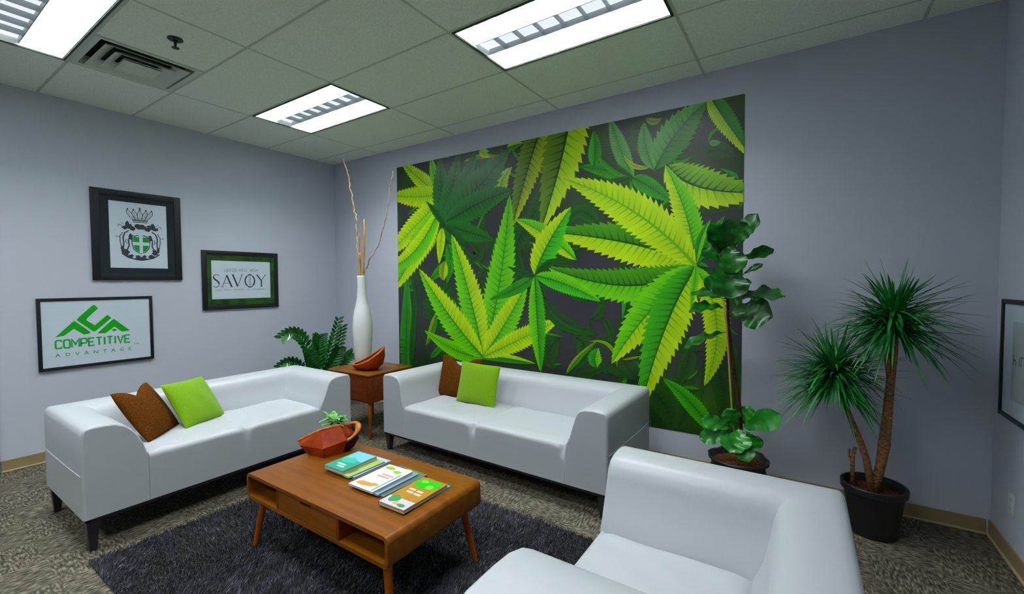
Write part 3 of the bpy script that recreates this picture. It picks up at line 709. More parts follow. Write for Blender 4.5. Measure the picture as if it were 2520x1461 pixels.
V[:, 2] = np.stack([bx+lx*.7+px_, by+ly*.7+py_, .006+hh*.8], 1); V[:, 3] = np.stack([bx+lx, by+ly, .006+hh], 1)
Fq = np.arange(NB*4).reshape(NB, 4)[:, [0, 1, 2, 3]]
me = bpy.data.meshes.new('pile'); me.from_pydata(V.reshape(-1, 3).tolist(), [], Fq.tolist())
M['pile'] = mat('rug_pile', lin(40, 42, 54), .5, .35, noise=((14, 14, 4), 6, lin(7, 8, 12), lin(70, 74, 94), .42, .70), sheen=.4)
M['pile2'] = mat('rug_pile_light', lin(110, 112, 132), .45, .4, sheen=.4)
me.materials.append(M['pile']); me.materials.append(M['pile2'])
me.polygons.foreach_set('material_index', (npr.random(NB) < .10).astype(np.int32).tolist())
po = bpy.data.objects.new('pile', me); COL.objects.link(po); po.parent = rug; tag(po, 'charcoal pile of the rug', kind='stuff')

# ------------------------------------------------------------------ coffee table
CT = (3.225, -2.105, 0.0); hx, hy, zt, zb = .57, .308, .434, .297
t = thing('coffee_table', 'brown wooden coffee table with open cubbies and splayed legs on the rug', 'table', CT)
def rr(hx, z0, z1, r, n=6):
    pts = []
    for cx, cz, a0 in ((hx-r, z1-r, 0), (-hx+r, z1-r, 90), (-hx+r, z0+r, 180), (hx-r, z0+r, 270)):
        for k in range(n+1):
            a = math.radians(a0+90*k/n); pts.append((cx+r*math.cos(a), cz+r*math.sin(a)))
    return pts
# the case: a closed loop of wood with rounded corners, top board a part of its own look
outer = rr(hx, zb, zt, .028); inner = rr(hx-.018, zb+.018, zt-.018, .012)
mb = MB(); n = len(outer)
vs = [(x, y, z) for y in (-hy, hy) for x, z in outer]+[(x, y, z) for y in (-hy, hy) for x, z in inner]
fs = []
for k in range(n):
    k2 = (k+1) % n
    fs += [(k, k2, n+k2, n+k), (2*n+k2, 2*n+k, 3*n+k, 3*n+k2), (k2, k, 2*n+k, 2*n+k2), (n+k, n+k2, 3*n+k2, 3*n+k)]
mb.add(vs, fs); mb.build('case', M['wood'], t, angle=35)
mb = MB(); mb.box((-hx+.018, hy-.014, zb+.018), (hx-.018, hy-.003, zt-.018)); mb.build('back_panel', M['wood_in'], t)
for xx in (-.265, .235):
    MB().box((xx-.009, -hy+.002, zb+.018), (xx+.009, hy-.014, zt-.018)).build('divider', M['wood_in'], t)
dr = MB(); dx0, dx1, dz0, dz1 = -.254, .224, zb+.021, zt-.021; hc = -.015; sw, sh = .042, .016
for a, b in (((dx0, dz0), (dx1, dz1-sh)), ((dx0, dz1-sh), (hc-sw, dz1)), ((hc+sw, dz1-sh), (dx1, dz1))):
    dr.box((a[0], -hy+.003, a[1]), (b[0], -hy+.019, b[1]))
dob = dr.build('drawer', M['wood'], t)
MB().box((hc-sw, -hy+.012, dz1-sh), (hc+sw, -hy+.022, dz1)).build('finger_slot', M['slot'], dob)
for sx in (-1, 1):
    for sy in (-1, 1):
        lg = MB(); x0, y0 = sx*(hx-.075), sy*(hy-.06)
        lg.tube([(x0, y0, zb+.002), (x0+sx*.032, y0+sy*.018, zb-.15), (x0+sx*.062, y0+sy*.03, .0125)], [.021, .0165, .0115], 18)
        lg.build('leg', M['wood_z'], t, smooth=True, angle=50)

# ------------------------------------------------------------------ magazines and books on the table
TZ = CT[2]+zt
def booklet(name, label, cat, x0, x1, y0, y1, z0, th, cover, deco, rot=0.0, group=None, edge=(196, 200, 206)):
    cx, cy = (x0+x1)/2, (y0+y1)/2; hx_, hy_ = (x1-x0)/2, (y1-y0)/2
    t = thing(name, label, cat, (cx, cy, z0), rot, group)
    MB().box((-hx_+.002, -hy_+.002, .0008), (hx_-.002, hy_-.002, th-.0008)).build('pages', mat('page_edge', lin(*edge), .7, .2, noise=((3, 3, 900), 2, lin(*[c*.72 for c in edge]), lin(*edge), .35, .65)), t)
    c = MB(); c.box((-hx_, -hy_, 0), (hx_, hy_, .0008)); c.box((-hx_, -hy_, th-.0008), (hx_, hy_, th)); c.box((-hx_-.0006, -hy_, 0), (-hx_+.0012, hy_, th))
    mats = [mat('cover', lin(*cover), .3, .5)]
    for col, polys in deco:
        mats.append(mat('cover_ink', lin(*col), .3, .5)); k = len(mats)-1
        for p in polys:
            c.add([(u*hx_, v*hy_, th+.0002+k*.00012) for u, v in p], [tuple(range(len(p)))], k)
    c.build('cover', mats, t)
    return t
R_ = lambda a, b, c, d: [(a, b), (c, b), (c, d), (a, d)]
def blobp(cx, cy, rx, ry, n=12, seed=0, j=.25):
    q = random.Random(seed); return [(cx+rx*math.cos(2*math.pi*k/n)*(1+q.uniform(-j, j)), cy+ry*math.sin(2*math.pi*k/n)*(1+q.uniform(-j, j))) for k in range(n)]
# left pile
booklet('magazine', 'pale blue magazine at the bottom of the left pile', 'magazine', 3.055, 3.225, -2.15, -1.895, TZ, .010, (150, 190, 236), [((190, 214, 244), [R_(-.8, .3, .8, .9)]), ((120, 160, 220), [R_(-.7, .7, .1, .8)])], .02, 'magazines on the coffee table')
booklet('magazine', 'yellow green magazine in the middle of the left pile', 'magazine', 3.035, 3.215, -2.17, -1.93, TZ+.010, .008, (168, 190, 110), [((120, 150, 70), [R_(-.7, -.8, .7, -.3)])], -.01, 'magazines on the coffee table')
booklet('book', 'thick teal covered book on top of the left pile', 'book', 3.005, 3.165, -2.175, -1.945, TZ+.018, .020, (46, 160, 138), [((120, 196, 216), [R_(-.9, .1, .9, .95)]), ((52, 190, 170), [blobp(-.1, .0, .7, .28, seed=3)]), ((190, 220, 206), [R_(-.5, -.55, .35, -.42), R_(-.2, -.75, .5, -.62)])], .02, edge=(214, 202, 180))
# middle pile
booklet('magazine', 'dark grey magazine at the bottom of the middle pile', 'magazine', 3.315, 3.525, -2.20, -1.91, TZ, .009, (96, 110, 104), [((70, 150, 20), [R_(-.5, .6, .7, .95)]), ((206, 176, 30), [blobp(-.2, .85, .2, .1, seed=5)])], -.02, 'magazines on the coffee table', edge=(150, 150, 158))
booklet('magazine', 'grey blue magazine second in the middle pile', 'magazine', 3.305, 3.495, -2.215, -1.94, TZ+.009, .008, (120, 156, 176), [((90, 110, 130), [R_(.2, -.9, .8, .8)])], .01, 'magazines on the coffee table', edge=(176, 172, 186))
booklet('magazine', 'white food magazine with orange and green pictures on the middle pile', 'magazine', 3.285, 3.465, -2.225, -1.955, TZ+.017, .009, (226, 222, 222), [((206, 150, 70), [blobp(-.2, -.68, .6, .16, seed=2), blobp(.4, -.55, .3, .1, seed=8)]), ((214, 150, 140), [R_(-.4, .0, .5, .1), R_(-.3, .18, .6, .27)]), ((150, 190, 40), [blobp(-.5, .75, .35, .12, seed=6), blobp(.3, .62, .3, .12, seed=9)]), ((120, 180, 190), [R_(.72, -.95, .86, .5)])], .02, 'magazines on the coffee table')
# right pile
booklet('magazine', 'cyan magazine at the bottom of the right pile', 'magazine', 3.56, 3.715, -2.235, -1.94, TZ, .009, (40, 186, 190), [((120, 200, 206), [R_(-.8, .6, .5, .8)])], -.02, 'magazines on the coffee table')
booklet('magazine', 'green and brown leafy magazine on top of the right pile', 'magazine', 3.555, 3.72, -2.262, -1.965, TZ+.009, .016, (176, 126, 40), [((36, 190, 24), [blobp(.0, .62, .95, .34, 16, 1)]), ((110, 214, 60), [blobp(.35, .5, .3, .14, seed=4), blobp(-.4, .75, .3, .1, seed=7)]), ((226, 206, 190), [R_(-.6, .08, -.1, .18), R_(.02, .06, .5, .16), R_(-.5, -.1, .0, .0), R_(.1, -.12, .6, -.02)]), ((200, 196, 210), [R_(-.98, -.98, .98, -.5)]), ((60, 150, 80), [blobp(-.45, -.6, .4, .2, seed=12), blobp(.45, -.82, .3, .09, seed=13)]), ((214, 150, 130), [blobp(.0, -.8, .18, .08, seed=14)])], .02, 'magazines on the coffee table')
# ------------------------------------------------------------------ carved wood bowls
def rim_tube(mb, pts, r, mi=0): mb.tube(pts+[pts[0]], r, 8, mi, caps=False)
def blade(mb, p, d, L, wd, up_, droop=0.0, nseg=5, shape=lambda u: math.sin(math.pi*(u*.92+.04))**.7, fold=.18, mi=0, side=None):
    """a leaf: grid of nseg x 4 quads, folded along the midrib and bending down"""
    d = Vector(d).normalized(); upv = Vector(up_); 
    sd = (d.cross(upv)).normalized() if side is None else Vector(side).normalized()
    nrm = sd.cross(d).normalized(); p = Vector(p); vs = []
    for i in range(nseg+1):
        u = i/nseg; c = p+d*(L*u)+Vector((0, 0, -1))*droop*L*u*u
        w_ = wd/2*max(.02, shape(u))
        for k in (-1, -.5, 0, .5, 1): vs.append(c+sd*(k*w_)+nrm*(abs(k)*w_*fold))
    mb.add(vs, [(i*5+k, i*5+k+1, (i+1)*5+k+1, (i+1)*5+k) for i in range(nseg) for k in range(4)], mi)
# planter on the coffee table: faceted burl wedge with a looped rim
t = thing('wooden_planter', 'reddish carved wood planter with looped rim and small succulent on the coffee table', 'planter', (2.775, -1.955, TZ))
bot = [(-.055, -.135, 0), (.065, -.115, 0), (.095, -.01, 0), (.05, .075, 0), (-.035, .07, 0), (-.085, -.02, 0)]
mid = [(-.115, -.155, .052), (.075, -.125, .06), (.125, .0, .085), (.075, .105, .075), (-.065, .11, .07), (-.135, -.03, .055)]
top = [(-.175, -.125, .062), (.0, -.085, .150), (.045, .015, .160), (.015, .095, .135), (-.075, .105, .10), (-.165, .0, .07)]
def facet(levels, mb, mi=0):
    n = len(levels[0]); vs = [v for l in levels for v in l]
    fs = [(i*n+k, i*n+(k+1) % n, (i+1)*n+(k+1) % n, (i+1)*n+k) for i in range(len(levels)-1) for k in range(n)]
    mb.add(vs, fs+[tuple(range(n))[::-1]], mi)
mb = MB(); facet([bot, mid, top], mb)
inn = [tuple(Vector(v)*.86+Vector((-.008, .002, .0))) for v in top]; inb = [tuple(Vector(v)*.8+Vector((0, 0, .015))) for v in bot]
facet([inb, inn], mb, 1); mb.build('bowl', [M['burl'], M['burl_in']], t)
k = MB(); rim_tube(k, [Vector(v) for v in top], .008); k.build('rim', M['burl_rim'], t, smooth=True)
# looped arm of the burl
k = MB(); c = Vector((.070, .055, .108)); loop = []
for q in range(20):
    a = 2*math.pi*q/20; loop.append(c+Vector((math.cos(a)*.074, math.sin(a)*.046, .046*math.sin(a)+.012*math.cos(a))))
vs = []; nn = 10
for q in range(20):
    a = 2*math.pi*q/20; ro = .016+.004*math.sin(3*a)
    rad = Vector((math.cos(a), math.sin(a), 0))
    for s_ in range(nn):
        b = 2*math.pi*s_/nn; vs.append(loop[q]+rad*ro*math.cos(b)+Vector((0, 0, 1))*ro*.8*math.sin(b))
k.add(vs, [(q*nn+s_, ((q+1) % 20)*nn+s_, ((q+1) % 20)*nn+(s_+1) % nn, q*nn+(s_+1) % nn) for q in range(20) for s_ in range(nn)])
k.build('loop', M['burl_rim'], t, smooth=True)
k = MB(); k.tube([(.06, .03, .042), (.085, .05, .06), (.085, .06, .075), (.08, .06, .09)], [.05, .046, .05, .046], 10); k.build('stem', M['burl_in'], t, smooth=True)
MB().lathe((-.03, .0, .06), [(.0, 0), (.06, 0), (.055, .02), (0, .028)], 14).build('soil', M['soil'], t)
k = MB(); rs = random.Random(8); top0 = Vector((-.02, .02, .165))
k.tube([(-.02, .0, .08), (-.02, .01, .12), top0], [.006, .005, .004], 6)
for q in range(34):
    a = q*2.4; ev = rs.uniform(-.1, .9); L = rs.uniform(.045, .085)
    d = Vector((math.cos(a)*math.cos(ev), math.sin(a)*math.cos(ev), math.sin(ev)))
    cc = top0+Vector((math.cos(a)*rs.uniform(0, .04), math.sin(a)*rs.uniform(0, .04), rs.uniform(-.01, .03)))
    blade(k, cc, d, L, .026, (0, 0, 1), .2, 4, fold=.3)
k.build('succulent', M['succ'], t, smooth=True)

# side table in the corner
ST = (1.53, -.68); sx_, sy_ = .315, .275
t = thing('side_table', 'square wooden side table with closed box between the two sofas', 'table', (ST[0], ST[1], 0))
mb = MB(); mb.rbox((-sx_, -sy_, .588), (sx_, sy_, .606), .005, 2); mb.build('tabletop', M['wood'], t, angle=40)
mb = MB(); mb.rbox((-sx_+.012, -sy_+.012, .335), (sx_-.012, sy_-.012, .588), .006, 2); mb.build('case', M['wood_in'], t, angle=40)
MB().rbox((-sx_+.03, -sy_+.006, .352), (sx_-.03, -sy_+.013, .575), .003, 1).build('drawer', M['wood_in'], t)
for a in (-1, 1):
    for b in (-1, 1):
        lg = MB(); lg.tube([(a*(sx_-.05), b*(sy_-.05), .337), (a*(sx_-.012), b*(sy_-.014), .0)], [.018, .0115], 14); lg.build('leg', M['wood_z'], t, angle=50)
# carved bowl on it
t = thing('wooden_bowl', 'slanted orange brown wooden bowl on the side table', 'bowl', (1.585, -.745, .606))
n = 22; mo, mi_ = [], []
def ringp(r, z, tilt, lift, cx=0): return [(cx+r*1.15*math.cos(2*math.pi*k/n)*1.0, r*.8*math.sin(2*math.pi*k/n), z+lift*(.5+.5*math.cos(2*math.pi*k/n-tilt))**1.6) for k in range(n)]
ti = math.radians(38)
lv = [ringp(.085, 0, ti, 0), ringp(.145, .015, ti, .04), ringp(.165, .03, ti, .11), ringp(.16, .045, ti, .175)]
mb = MB(); facet(lv, mb); lv2 = [ringp(.075, .014, ti, 0), ringp(.13, .026, ti, .04), ringp(.152, .036, ti, .108), ringp(.15, .046, ti, .17)]
facet(lv2, mb, 1)
mb.build('bowl', [M['burl'], mat('bowl_inside', lin(134, 32, 8), .5)], t, smooth=True)
k = MB(); rim_tube(k, [Vector(v) for v in ringp(.156, .046, ti, .173)], .009); k.build('rim', M['burl_rim'], t, smooth=True)

# ------------------------------------------------------------------ tall vase with twigs
VX, VY = 1.31, -.60
t = thing('bottle_vase', 'tall slender white bottle vase on the side table holding curly twigs', 'vase', (VX, VY, .6065))
pr = [(.0, 0), (.072, 0), (.078, .012), (.088, .10), (.098, .22), (.104, .34), (.103, .42), (.094, .51), (.078, .585), (.062, .645), (.052, .71), (.046, .79), (.045, .87), (.048, .925), (.046, .932), (.040, .925), (.038, .86), (.040, .78), (.045, .72), (0, .70)]
MB().lathe((0, 0, 0), pr, 48, closed=False).build('body', M['ceramic'], t, smooth=True)
def twig(pts, r0_, r1_, seed, wob=.012):
    q = random.Random(seed); P = [Vector(p) for p in pts]; out = []
    for i in range(len(P)-1):
        for k in range(6):
            u = k/6; out.append(P[i].lerp(P[i+1], u)+Vector((q.uniform(-wob, wob), q.uniform(-wob, wob), 0)))
    out.append(P[-1]); m = len(out)
    return out, [r0_+(r1_-r0_)*i/(m-1) for i in range(m)]
def tw(name, label, pts, r0_, r1_, m, seed, wob=.012, group=None):
    mb = MB(); o, r_ = twig(pts, r0_, r1_, seed, wob); mb.tube(o, r_, 7)
    return tag(mb.build(name, m, None, smooth=True), label, 'twig', group)
tw('twig', 'long curly twig in the vase reaching up left toward the ceiling', [(1.30, -.60, 1.32), (1.285, -.60, 1.54), (1.262, -.60, 1.80), (1.24, -.595, 2.12), (1.165, -.59, 2.32), (1.115, -.585, 2.56), (1.02, -.58, 2.80)], .008, .0045, M['twig'], 1, .011)
tw('twig', 'long curly twig in the vase bending right in front of the mural edge', [(1.32, -.605, 1.32), (1.345, -.61, 1.545), (1.40, -.61, 1.62), (1.57, -.61, 1.83), (1.69, -.61, 2.065), (1.765, -.61, 2.34), (1.82, -.61, 2.56)], .007, .0035, M['twig'], 2, .011)
tw('reed', 'short dried reed on the left of the vase bundle', [(1.30, -.61, 1.32), (1.295, -.615, 1.54), (1.305, -.62, 1.99)], .009, .005, M['reed'], 3, .003)
tw('reed', 'tallest dried reed standing upright in the vase', [(1.31, -.59, 1.32), (1.325, -.59, 1.54), (1.345, -.585, 2.13)], .009, .006, M['reed'], 4, .003)
tw('reed', 'dried reed on the right of the vase bundle', [(1.325, -.6, 1.32), (1.345, -.6, 1.54), (1.375, -.6, 2.05)], .009, .005, M['reed'], 5, .003)
tw('reed', 'stubby thick dried reed in the middle of the vase bundle', [(1.315, -.62, 1.32), (1.318, -.625, 1.54), (1.325, -.63, 1.78)], .015, .010, M['reed'], 6, .004)

# ------------------------------------------------------------------ potted plants
def pot(t, r_top, r_bot, h, rim=.012, m=None, soil=.05):
    MB().lathe((0, 0, 0), [(0, 0), (r_bot, 0), (r_bot+.004, .01), (r_top-.012, h-.045), (r_top-.010, h-.04), (r_top+.004, h-.038), (r_top+.006, h-.004), (r_top+.002, h), (r_top-.008, h), (r_top-.012, h-.012), (r_top-.02, h-soil-.01), (0, h-soil-.01)], 44, closed=False).build('pot', m or M['black_pot'], t, angle=35)
    s_ = MB(); n = 30; vs = [(0, 0, h-soil+.006)]; q = random.Random(2)
    for k in range(1, 6):
        for a in range(n): vs.append(((r_top-.018)*k/5*math.cos(2*math.pi*a/n), (r_top-.018)*k/5*math.sin(2*math.pi*a/n), h-soil+q.uniform(-.006, .008)))
    fs = [(0, 1+a, 1+(a+1) % n) for a in range(n)]+[(1+(k-1)*n+a, 1+k*n+a, 1+k*n+(a+1) % n, 1+(k-1)*n+(a+1) % n) for k in range(1, 5) for a in range(n)]
    s_.add(vs, fs); s_.build('soil', M['soil'], t, smooth=True)

# fiddle leaf fig
FX, FY = 4.845, -.36
t = thing('fiddle_leaf_fig', 'fiddle leaf fig with broad glossy leaves in a black pot before the mural edge', 'plant', (FX, FY, 0))
k = MB(); n = 48; prof = [(.0, 0), (.125, 0), (.15, .02), (.168, .12), (.17, .2), (.158, .252), (.162, .268), (.182, .285), (.184, .298), (.174, .305), (.163, .296), (.155, .262), (0, .262)]
q = random.Random(4); ph = [q.uniform(-.006, .006) for _ in range(n)]
vs = [((r+(ph[a]*(1 if r > .12 else 0)))*math.cos(2*math.pi*a/n), (r+(ph[a] if r > .12 else 0))*math.sin(2*math.pi*a/n), z+(ph[a]*.8 if z > .25 else 0)) for r, z in prof for a in range(n)]
k.add(vs, [(i*n+a, i*n+(a+1) % n, (i+1)*n+(a+1) % n, (i+1)*n+a) for i in range(len(prof)-1) for a in range(n)]); k.build('pot', M['black_pot'], t, smooth=True)
k = MB(); k.lathe((0, 0, .262), [(0, .012), (.08, .01), (.15, .004)], 30, closed=False); k.build('soil', M['soil'], t, smooth=True)
loc = lambda x, y, z: (x-FX, y-FY, z)
k = MB(); k.tube([loc(4.875, -.35, .26), loc(4.846, -.355, .637), loc(4.807, -.36, .903), loc(4.775, -.36, 1.172), loc(4.764, -.36, 1.443), loc(4.79, -.36, 1.70)], [.013, .012, .011, .010, .008, .005], 9); k.build('trunk', M['dark_trunk'], t, smooth=True)
k = MB(); k.tube([loc(4.845, -.385, .27), loc(4.808, -.385, .581), loc(4.768, -.385, 1.174), loc(4.745, -.385, 1.35)], .0065, 8); k.build('stake', M['stake'], t, smooth=True)
def fiddle(u):
    if u < .05: return .12
    v = .34+.70*max(0, math.sin(math.pi*min(1, (u-.05)/.95)**1.35))**.8-.16*math.exp(-((u-.30)/.12)**2)
    return v*min(1, (1-u)/.10+.12) if u > .90 else v
def fig_leaf(mb, kind, b, tp, wd, seed):
    q = random.Random(seed); b, tp = Vector(b), Vector(tp); d = (tp-b); L = d.length; d.normalize()
    stem = .10
    view = (Vector((5.18, -3.58, 1.47))-(b+tp)/2).normalized() if False else Vector((.12, -.99, .05))
    if kind == 'f': n0 = view+Vector((0, 0, .35))
    elif kind == 'g': n0 = view*.7+Vector((.3, 0, .55))
    elif kind == 'u': n0 = view*.75+Vector((-.35*math.copysign(1, d.x), 0, .35))
    else: n0 = view*.34+Vector((0, 0, .95))
    sd = d.cross(n0).normalized(); nrm = sd.cross(d).normalized()
    if kind == 'h': wd = wd*2.4
    N, K = 16, 6; vs = []
    for i in range(N+1):
        u = i/N; bend = -.10*L*(u*u-u*.3)
        c = b+d*(L*(stem+(1-stem)*u))+nrm*bend
        w_ = wd/2*fiddle(u); 
        for j in range(K+1):
            s_ = -1+2*j/K; wave = .06*wd*math.sin(u*19+s_*3+seed)*abs(s_)
            vs.append(c+sd*(s_*w_)+nrm*(abs(s_)**1.3*w_*.22+wave))
    mb.add(vs, [(i*(K+1)+j, i*(K+1)+j+1, (i+1)*(K+1)+j+1, (i+1)*(K+1)+j) for i in range(N) for j in range(K)])
    mb.tube([b, b+d*(L*stem)], .003, 5)
up_m, lo_m = MB(), MB()
for i, (kd, bx_, by_, bz_, tx_, ty_, tz_, wd) in enumerate(FIG):
    fig_leaf(lo_m if bz_ < .75 else up_m, kd, loc(bx_, by_, bz_), loc(tx_, ty_, tz_), wd, i)
up_m.build('foliage', M['fig_leaf'], t, smooth=True); lo_m.build('foliage', M['fig_new'], t, smooth=True)

# dragon tree
DX, DY = 5.545, -.33
t = thing('dragon_tree', 'dragon tree with two spiky leaf heads in a black pot near the right wall', 'plant', (DX, DY, 0))
pot(t, .152, .112, .288)
loc = lambda x, y, z: (x-DX, y-DY, z)
k = MB(); k.tube([loc(5.545, -.33, .23), loc(5.575, -.33, .40), loc(5.588, -.33, .52), loc(5.598, -.335, .70), loc(5.606, -.34, .87), loc(5.618, -.34, 1.06), loc(5.622, -.34, 1.20)], [.026, .024, .029, .023, .021, .019, .016], 10); k.build('trunk', M['trunk'], t, smooth=True)
k = MB(); k.tube([loc(5.604, -.34, .90), loc(5.59, -.35, 1.0), loc(5.575, -.36, 1.14)], [.014, .013, .011], 8); k.build('trunk', M['trunk'], t, smooth=True)
k = MB(); k.tube([loc(5.54, -.34, .23), loc(5.51, -.34, .42), loc(5.483, -.345, .514), loc(5.424, -.35, .673), loc(5.362, -.36, .86)], [.020, .018, .017, .015, .013], 9); k.build('trunk', M['trunk'], t, smooth=True)
k = MB(); k.tube([loc(5.45, -.34, .23), loc(5.445, -.34, .41), loc(5.456, -.34, .485)], [.011, .011, .009], 8); k.tube([loc(5.445, -.34, .40), loc(5.428, -.34, .43), loc(5.43, -.34, .47)], [.009, .007, .006], 6); k.build('cut_cane', M['trunk'], t, smooth=True)
def head(c, R, n, seed, zmin=-1.0, stretch=1.0):
    q = random.Random(seed); mb = MB()
    for i in range(n):
        a = q.uniform(0, 6.2832); ev = math.asin(q.uniform(math.sin(zmin), .98)); L = R*q.uniform(.45, 1.12)
        d = Vector((math.cos(a)*math.cos(ev)*stretch, math.sin(a)*math.cos(ev), math.sin(ev))).normalized()
        b = Vector(c)+Vector((0, 0, q.uniform(-.07, .07)))+d*.012
        if ev > .9: L *= .9
        # keep clear of the back wall
        droop = q.uniform(.06, .45)*(1.1-max(0, ev)*.75)
        yend = DY+b.y+d.y*L
        if yend > -.02: 
            sc = (-.02-DY-b.y)/(d.y*L); d = Vector((d.x, d.y*sc, d.z)); d.normalize(); 
            if DY+b.y+d.y*L > -.015: L = (-.015-DY-b.y)/d.y
        if DX+b.x+d.x*L > W-.03: L = (W-.03-DX-b.x)/d.x
        blade(mb, b, d, L, q.uniform(.017, .025), (0, 0, 1) if abs(d.z) < .95 else (1, 0, 0), droop, 7, shape=lambda u: (1-u)**.55*(.55+.45*min(1, u*6)), fold=.35)
    return mb
head(loc(5.615, -.34, 1.235), .36, 400, 3, -.62).build('leaf_head', M['drac'], t, smooth=True)
head(loc(5.352, -.36, .905), .34, 400, 9, -.68).build('leaf_head', M['drac'], t, smooth=True)

# zz plant behind the loveseat
ZX, ZY = .68, -.74
t = thing('zz_plant', 'dark green potted plant with feathery fronds in the corner behind the loveseat', 'plant', (ZX, ZY, 0))
pot(t, .15, .115, .32)
def frond(mb, pts, n, L, seed):
    P = [Vector(p) for p in pts]; q = random.Random(seed)
    def B(u):
        a, b, c = P; return a*(1-u)**2+b*2*u*(1-u)+c*u*u
    mb.tube([B(i/12) for i in range(13)], [.006-.004*i/12 for i in range(13)], 6)
    for i in range(n):
        u = .25+.75*i/(n-1); p = B(u); tg = (B(min(1, u+.02))-B(u-.02)).normalized()
        s_ = tg.cross(Vector((.9, -.3, .2))).normalized()*(1 if i % 2 else -1)
        d = (tg*.75+s_*.8+Vector((.25, 0, .05))).normalized()
        l = L*(1.05-.5*abs(u-.55))
        blade(mb, p, d, l, l*.42, (1, -.3, .3), .05, 5, fold=.2, side=d.cross(Vector((.9, -.4, .25))))
mb = MB()
for pts, n, L, sd in [(((0, 0, .3), (0, -.10, 1.08), (0, -.38, .90)), 26, .10, 1), (((0, .02, .3), (.02, .16, .66), (0.02, .28, 1.04)), 26, .085, 2), (((0, .03, .3), (0, .28, .62), (0.0, .34, .94)), 24, .09, 3),
                      (((0, -.02, .3), (0, -.22, .72), (0, -.40, .60)), 20, .09, 4), (((.02, 0, .3), (.06, -.02, .72), (.08, .0, .86)), 22, .12, 5), (((0, .02, .3), (.04, .30, .55), (.05, .42, .62)), 20, .10, 6),
                      (((.02, -.02, .3), (.10, -.1, .6), (.12, -.16, .74)), 20, .11, 7), (((0, .0, .3), (-.05, .05, .7), (-.12, .10, .84)), 20, .10, 8), (((0, .05, .3), (.05, .2, .6), (.10, .22, .70)), 18, .11, 10)]:
    frond(mb, [Vector(p)+Vector((0, 0, 0)) for p in pts], n, L, sd)
mb.build('foliage', M['zz'], t, smooth=True)

# ------------------------------------------------------------------ framed prints on the left wall
TICK = [0]
def strokes(mb, pts, w_, x, mi=0, closed=False):
    """flat mitred ribbon along points (y, z) on the plane at distance x from the wall"""
    P = [Vector(p) for p in pts]
    P = [p for k, p in enumerate(P) if k == 0 or (p-P[k-1]).length > 1e-6]
    if (P[0]-P[-1]).length < 1e-6 and len(P) > 2: closed = True; P = P[:-1]
    n = len(P); TICK[0] += 1; x += TICK[0]*1e-5; vs = []
    for i in range(n):
        a = P[i-1] if (i or closed) else None; c = P[(i+1) % n] if (i < n-1 or closed) else None
        d0 = (P[i]-a).normalized() if a is not None else None; d1 = (c-P[i]).normalized() if c is not None else None
        if d0 is None: d0 = d1
        if d1 is None: d1 = d0
        n0 = Vector((-d0.y, d0.x)); n1 = Vector((-d1.y, d1.x)); m_ = (n0+n1)
        m_ = n0 if m_.length < 1e-3 else m_.normalized(); k_ = min(1/max(.3, m_.dot(n0)), 2.2)
        vs += [(x, *(P[i]+m_*k_*w_/2)), (x, *(P[i]-m_*k_*w_/2))]
    fs = [(2*i, 2*i+1, 2*((i+1) % n)+1, 2*((i+1) % n)) for i in range(n if closed else n-1)]
    mb.add(vs, fs, mi)
def flat(mb, pts, x, mi=0):
    TICK[0] += 1; x += TICK[0]*1e-5
    mb.add([(x, p[0], p[1]) for p in pts], [tuple(range(len(pts)))], mi)
def arc(cy, cz, ry, rz_, a0, a1, n=14): return [(cy+ry*math.cos(math.radians(a0+(a1-a0)*k/n)), cz+rz_*math.sin(math.radians(a0+(a1-a0)*k/n))) for k in range(n+1)]
def text_into(mb, s, y0, y1, zb0, zb1, hgt, x, mi=0, spacing=1.0, bold=0.0):
    cu = bpy.data.curves.new('lettering', 'FONT'); cu.body = s; cu.size = 1; cu.space_character = spacing; cu.offset = bold; cu.resolution_u = 4
    o = bpy.data.objects.new('lettering', cu); COL.objects.link(o); bpy.context.view_layer.update()
    me = bpy.data.meshes.new_from_object(o); xs = [v.co.x for v in me.vertices]; ys = [v.co.y for v in me.vertices]
    a, b, c, d = min(xs), max(xs), min(ys), max(ys)
    vs = []
    for v in me.vertices:
        u = (v.co.x-a)/(b-a); tt = (v.co.y-c)/(d-c); vs.append((x, y0+(y1-y0)*u, zb0+(zb1-zb0)*u+hgt*tt))
    mb.add(vs, [tuple(p.vertices) for p in me.polygons], mi)
    bpy.data.objects.remove(o); bpy.data.curves.remove(cu); bpy.data.meshes.remove(me)
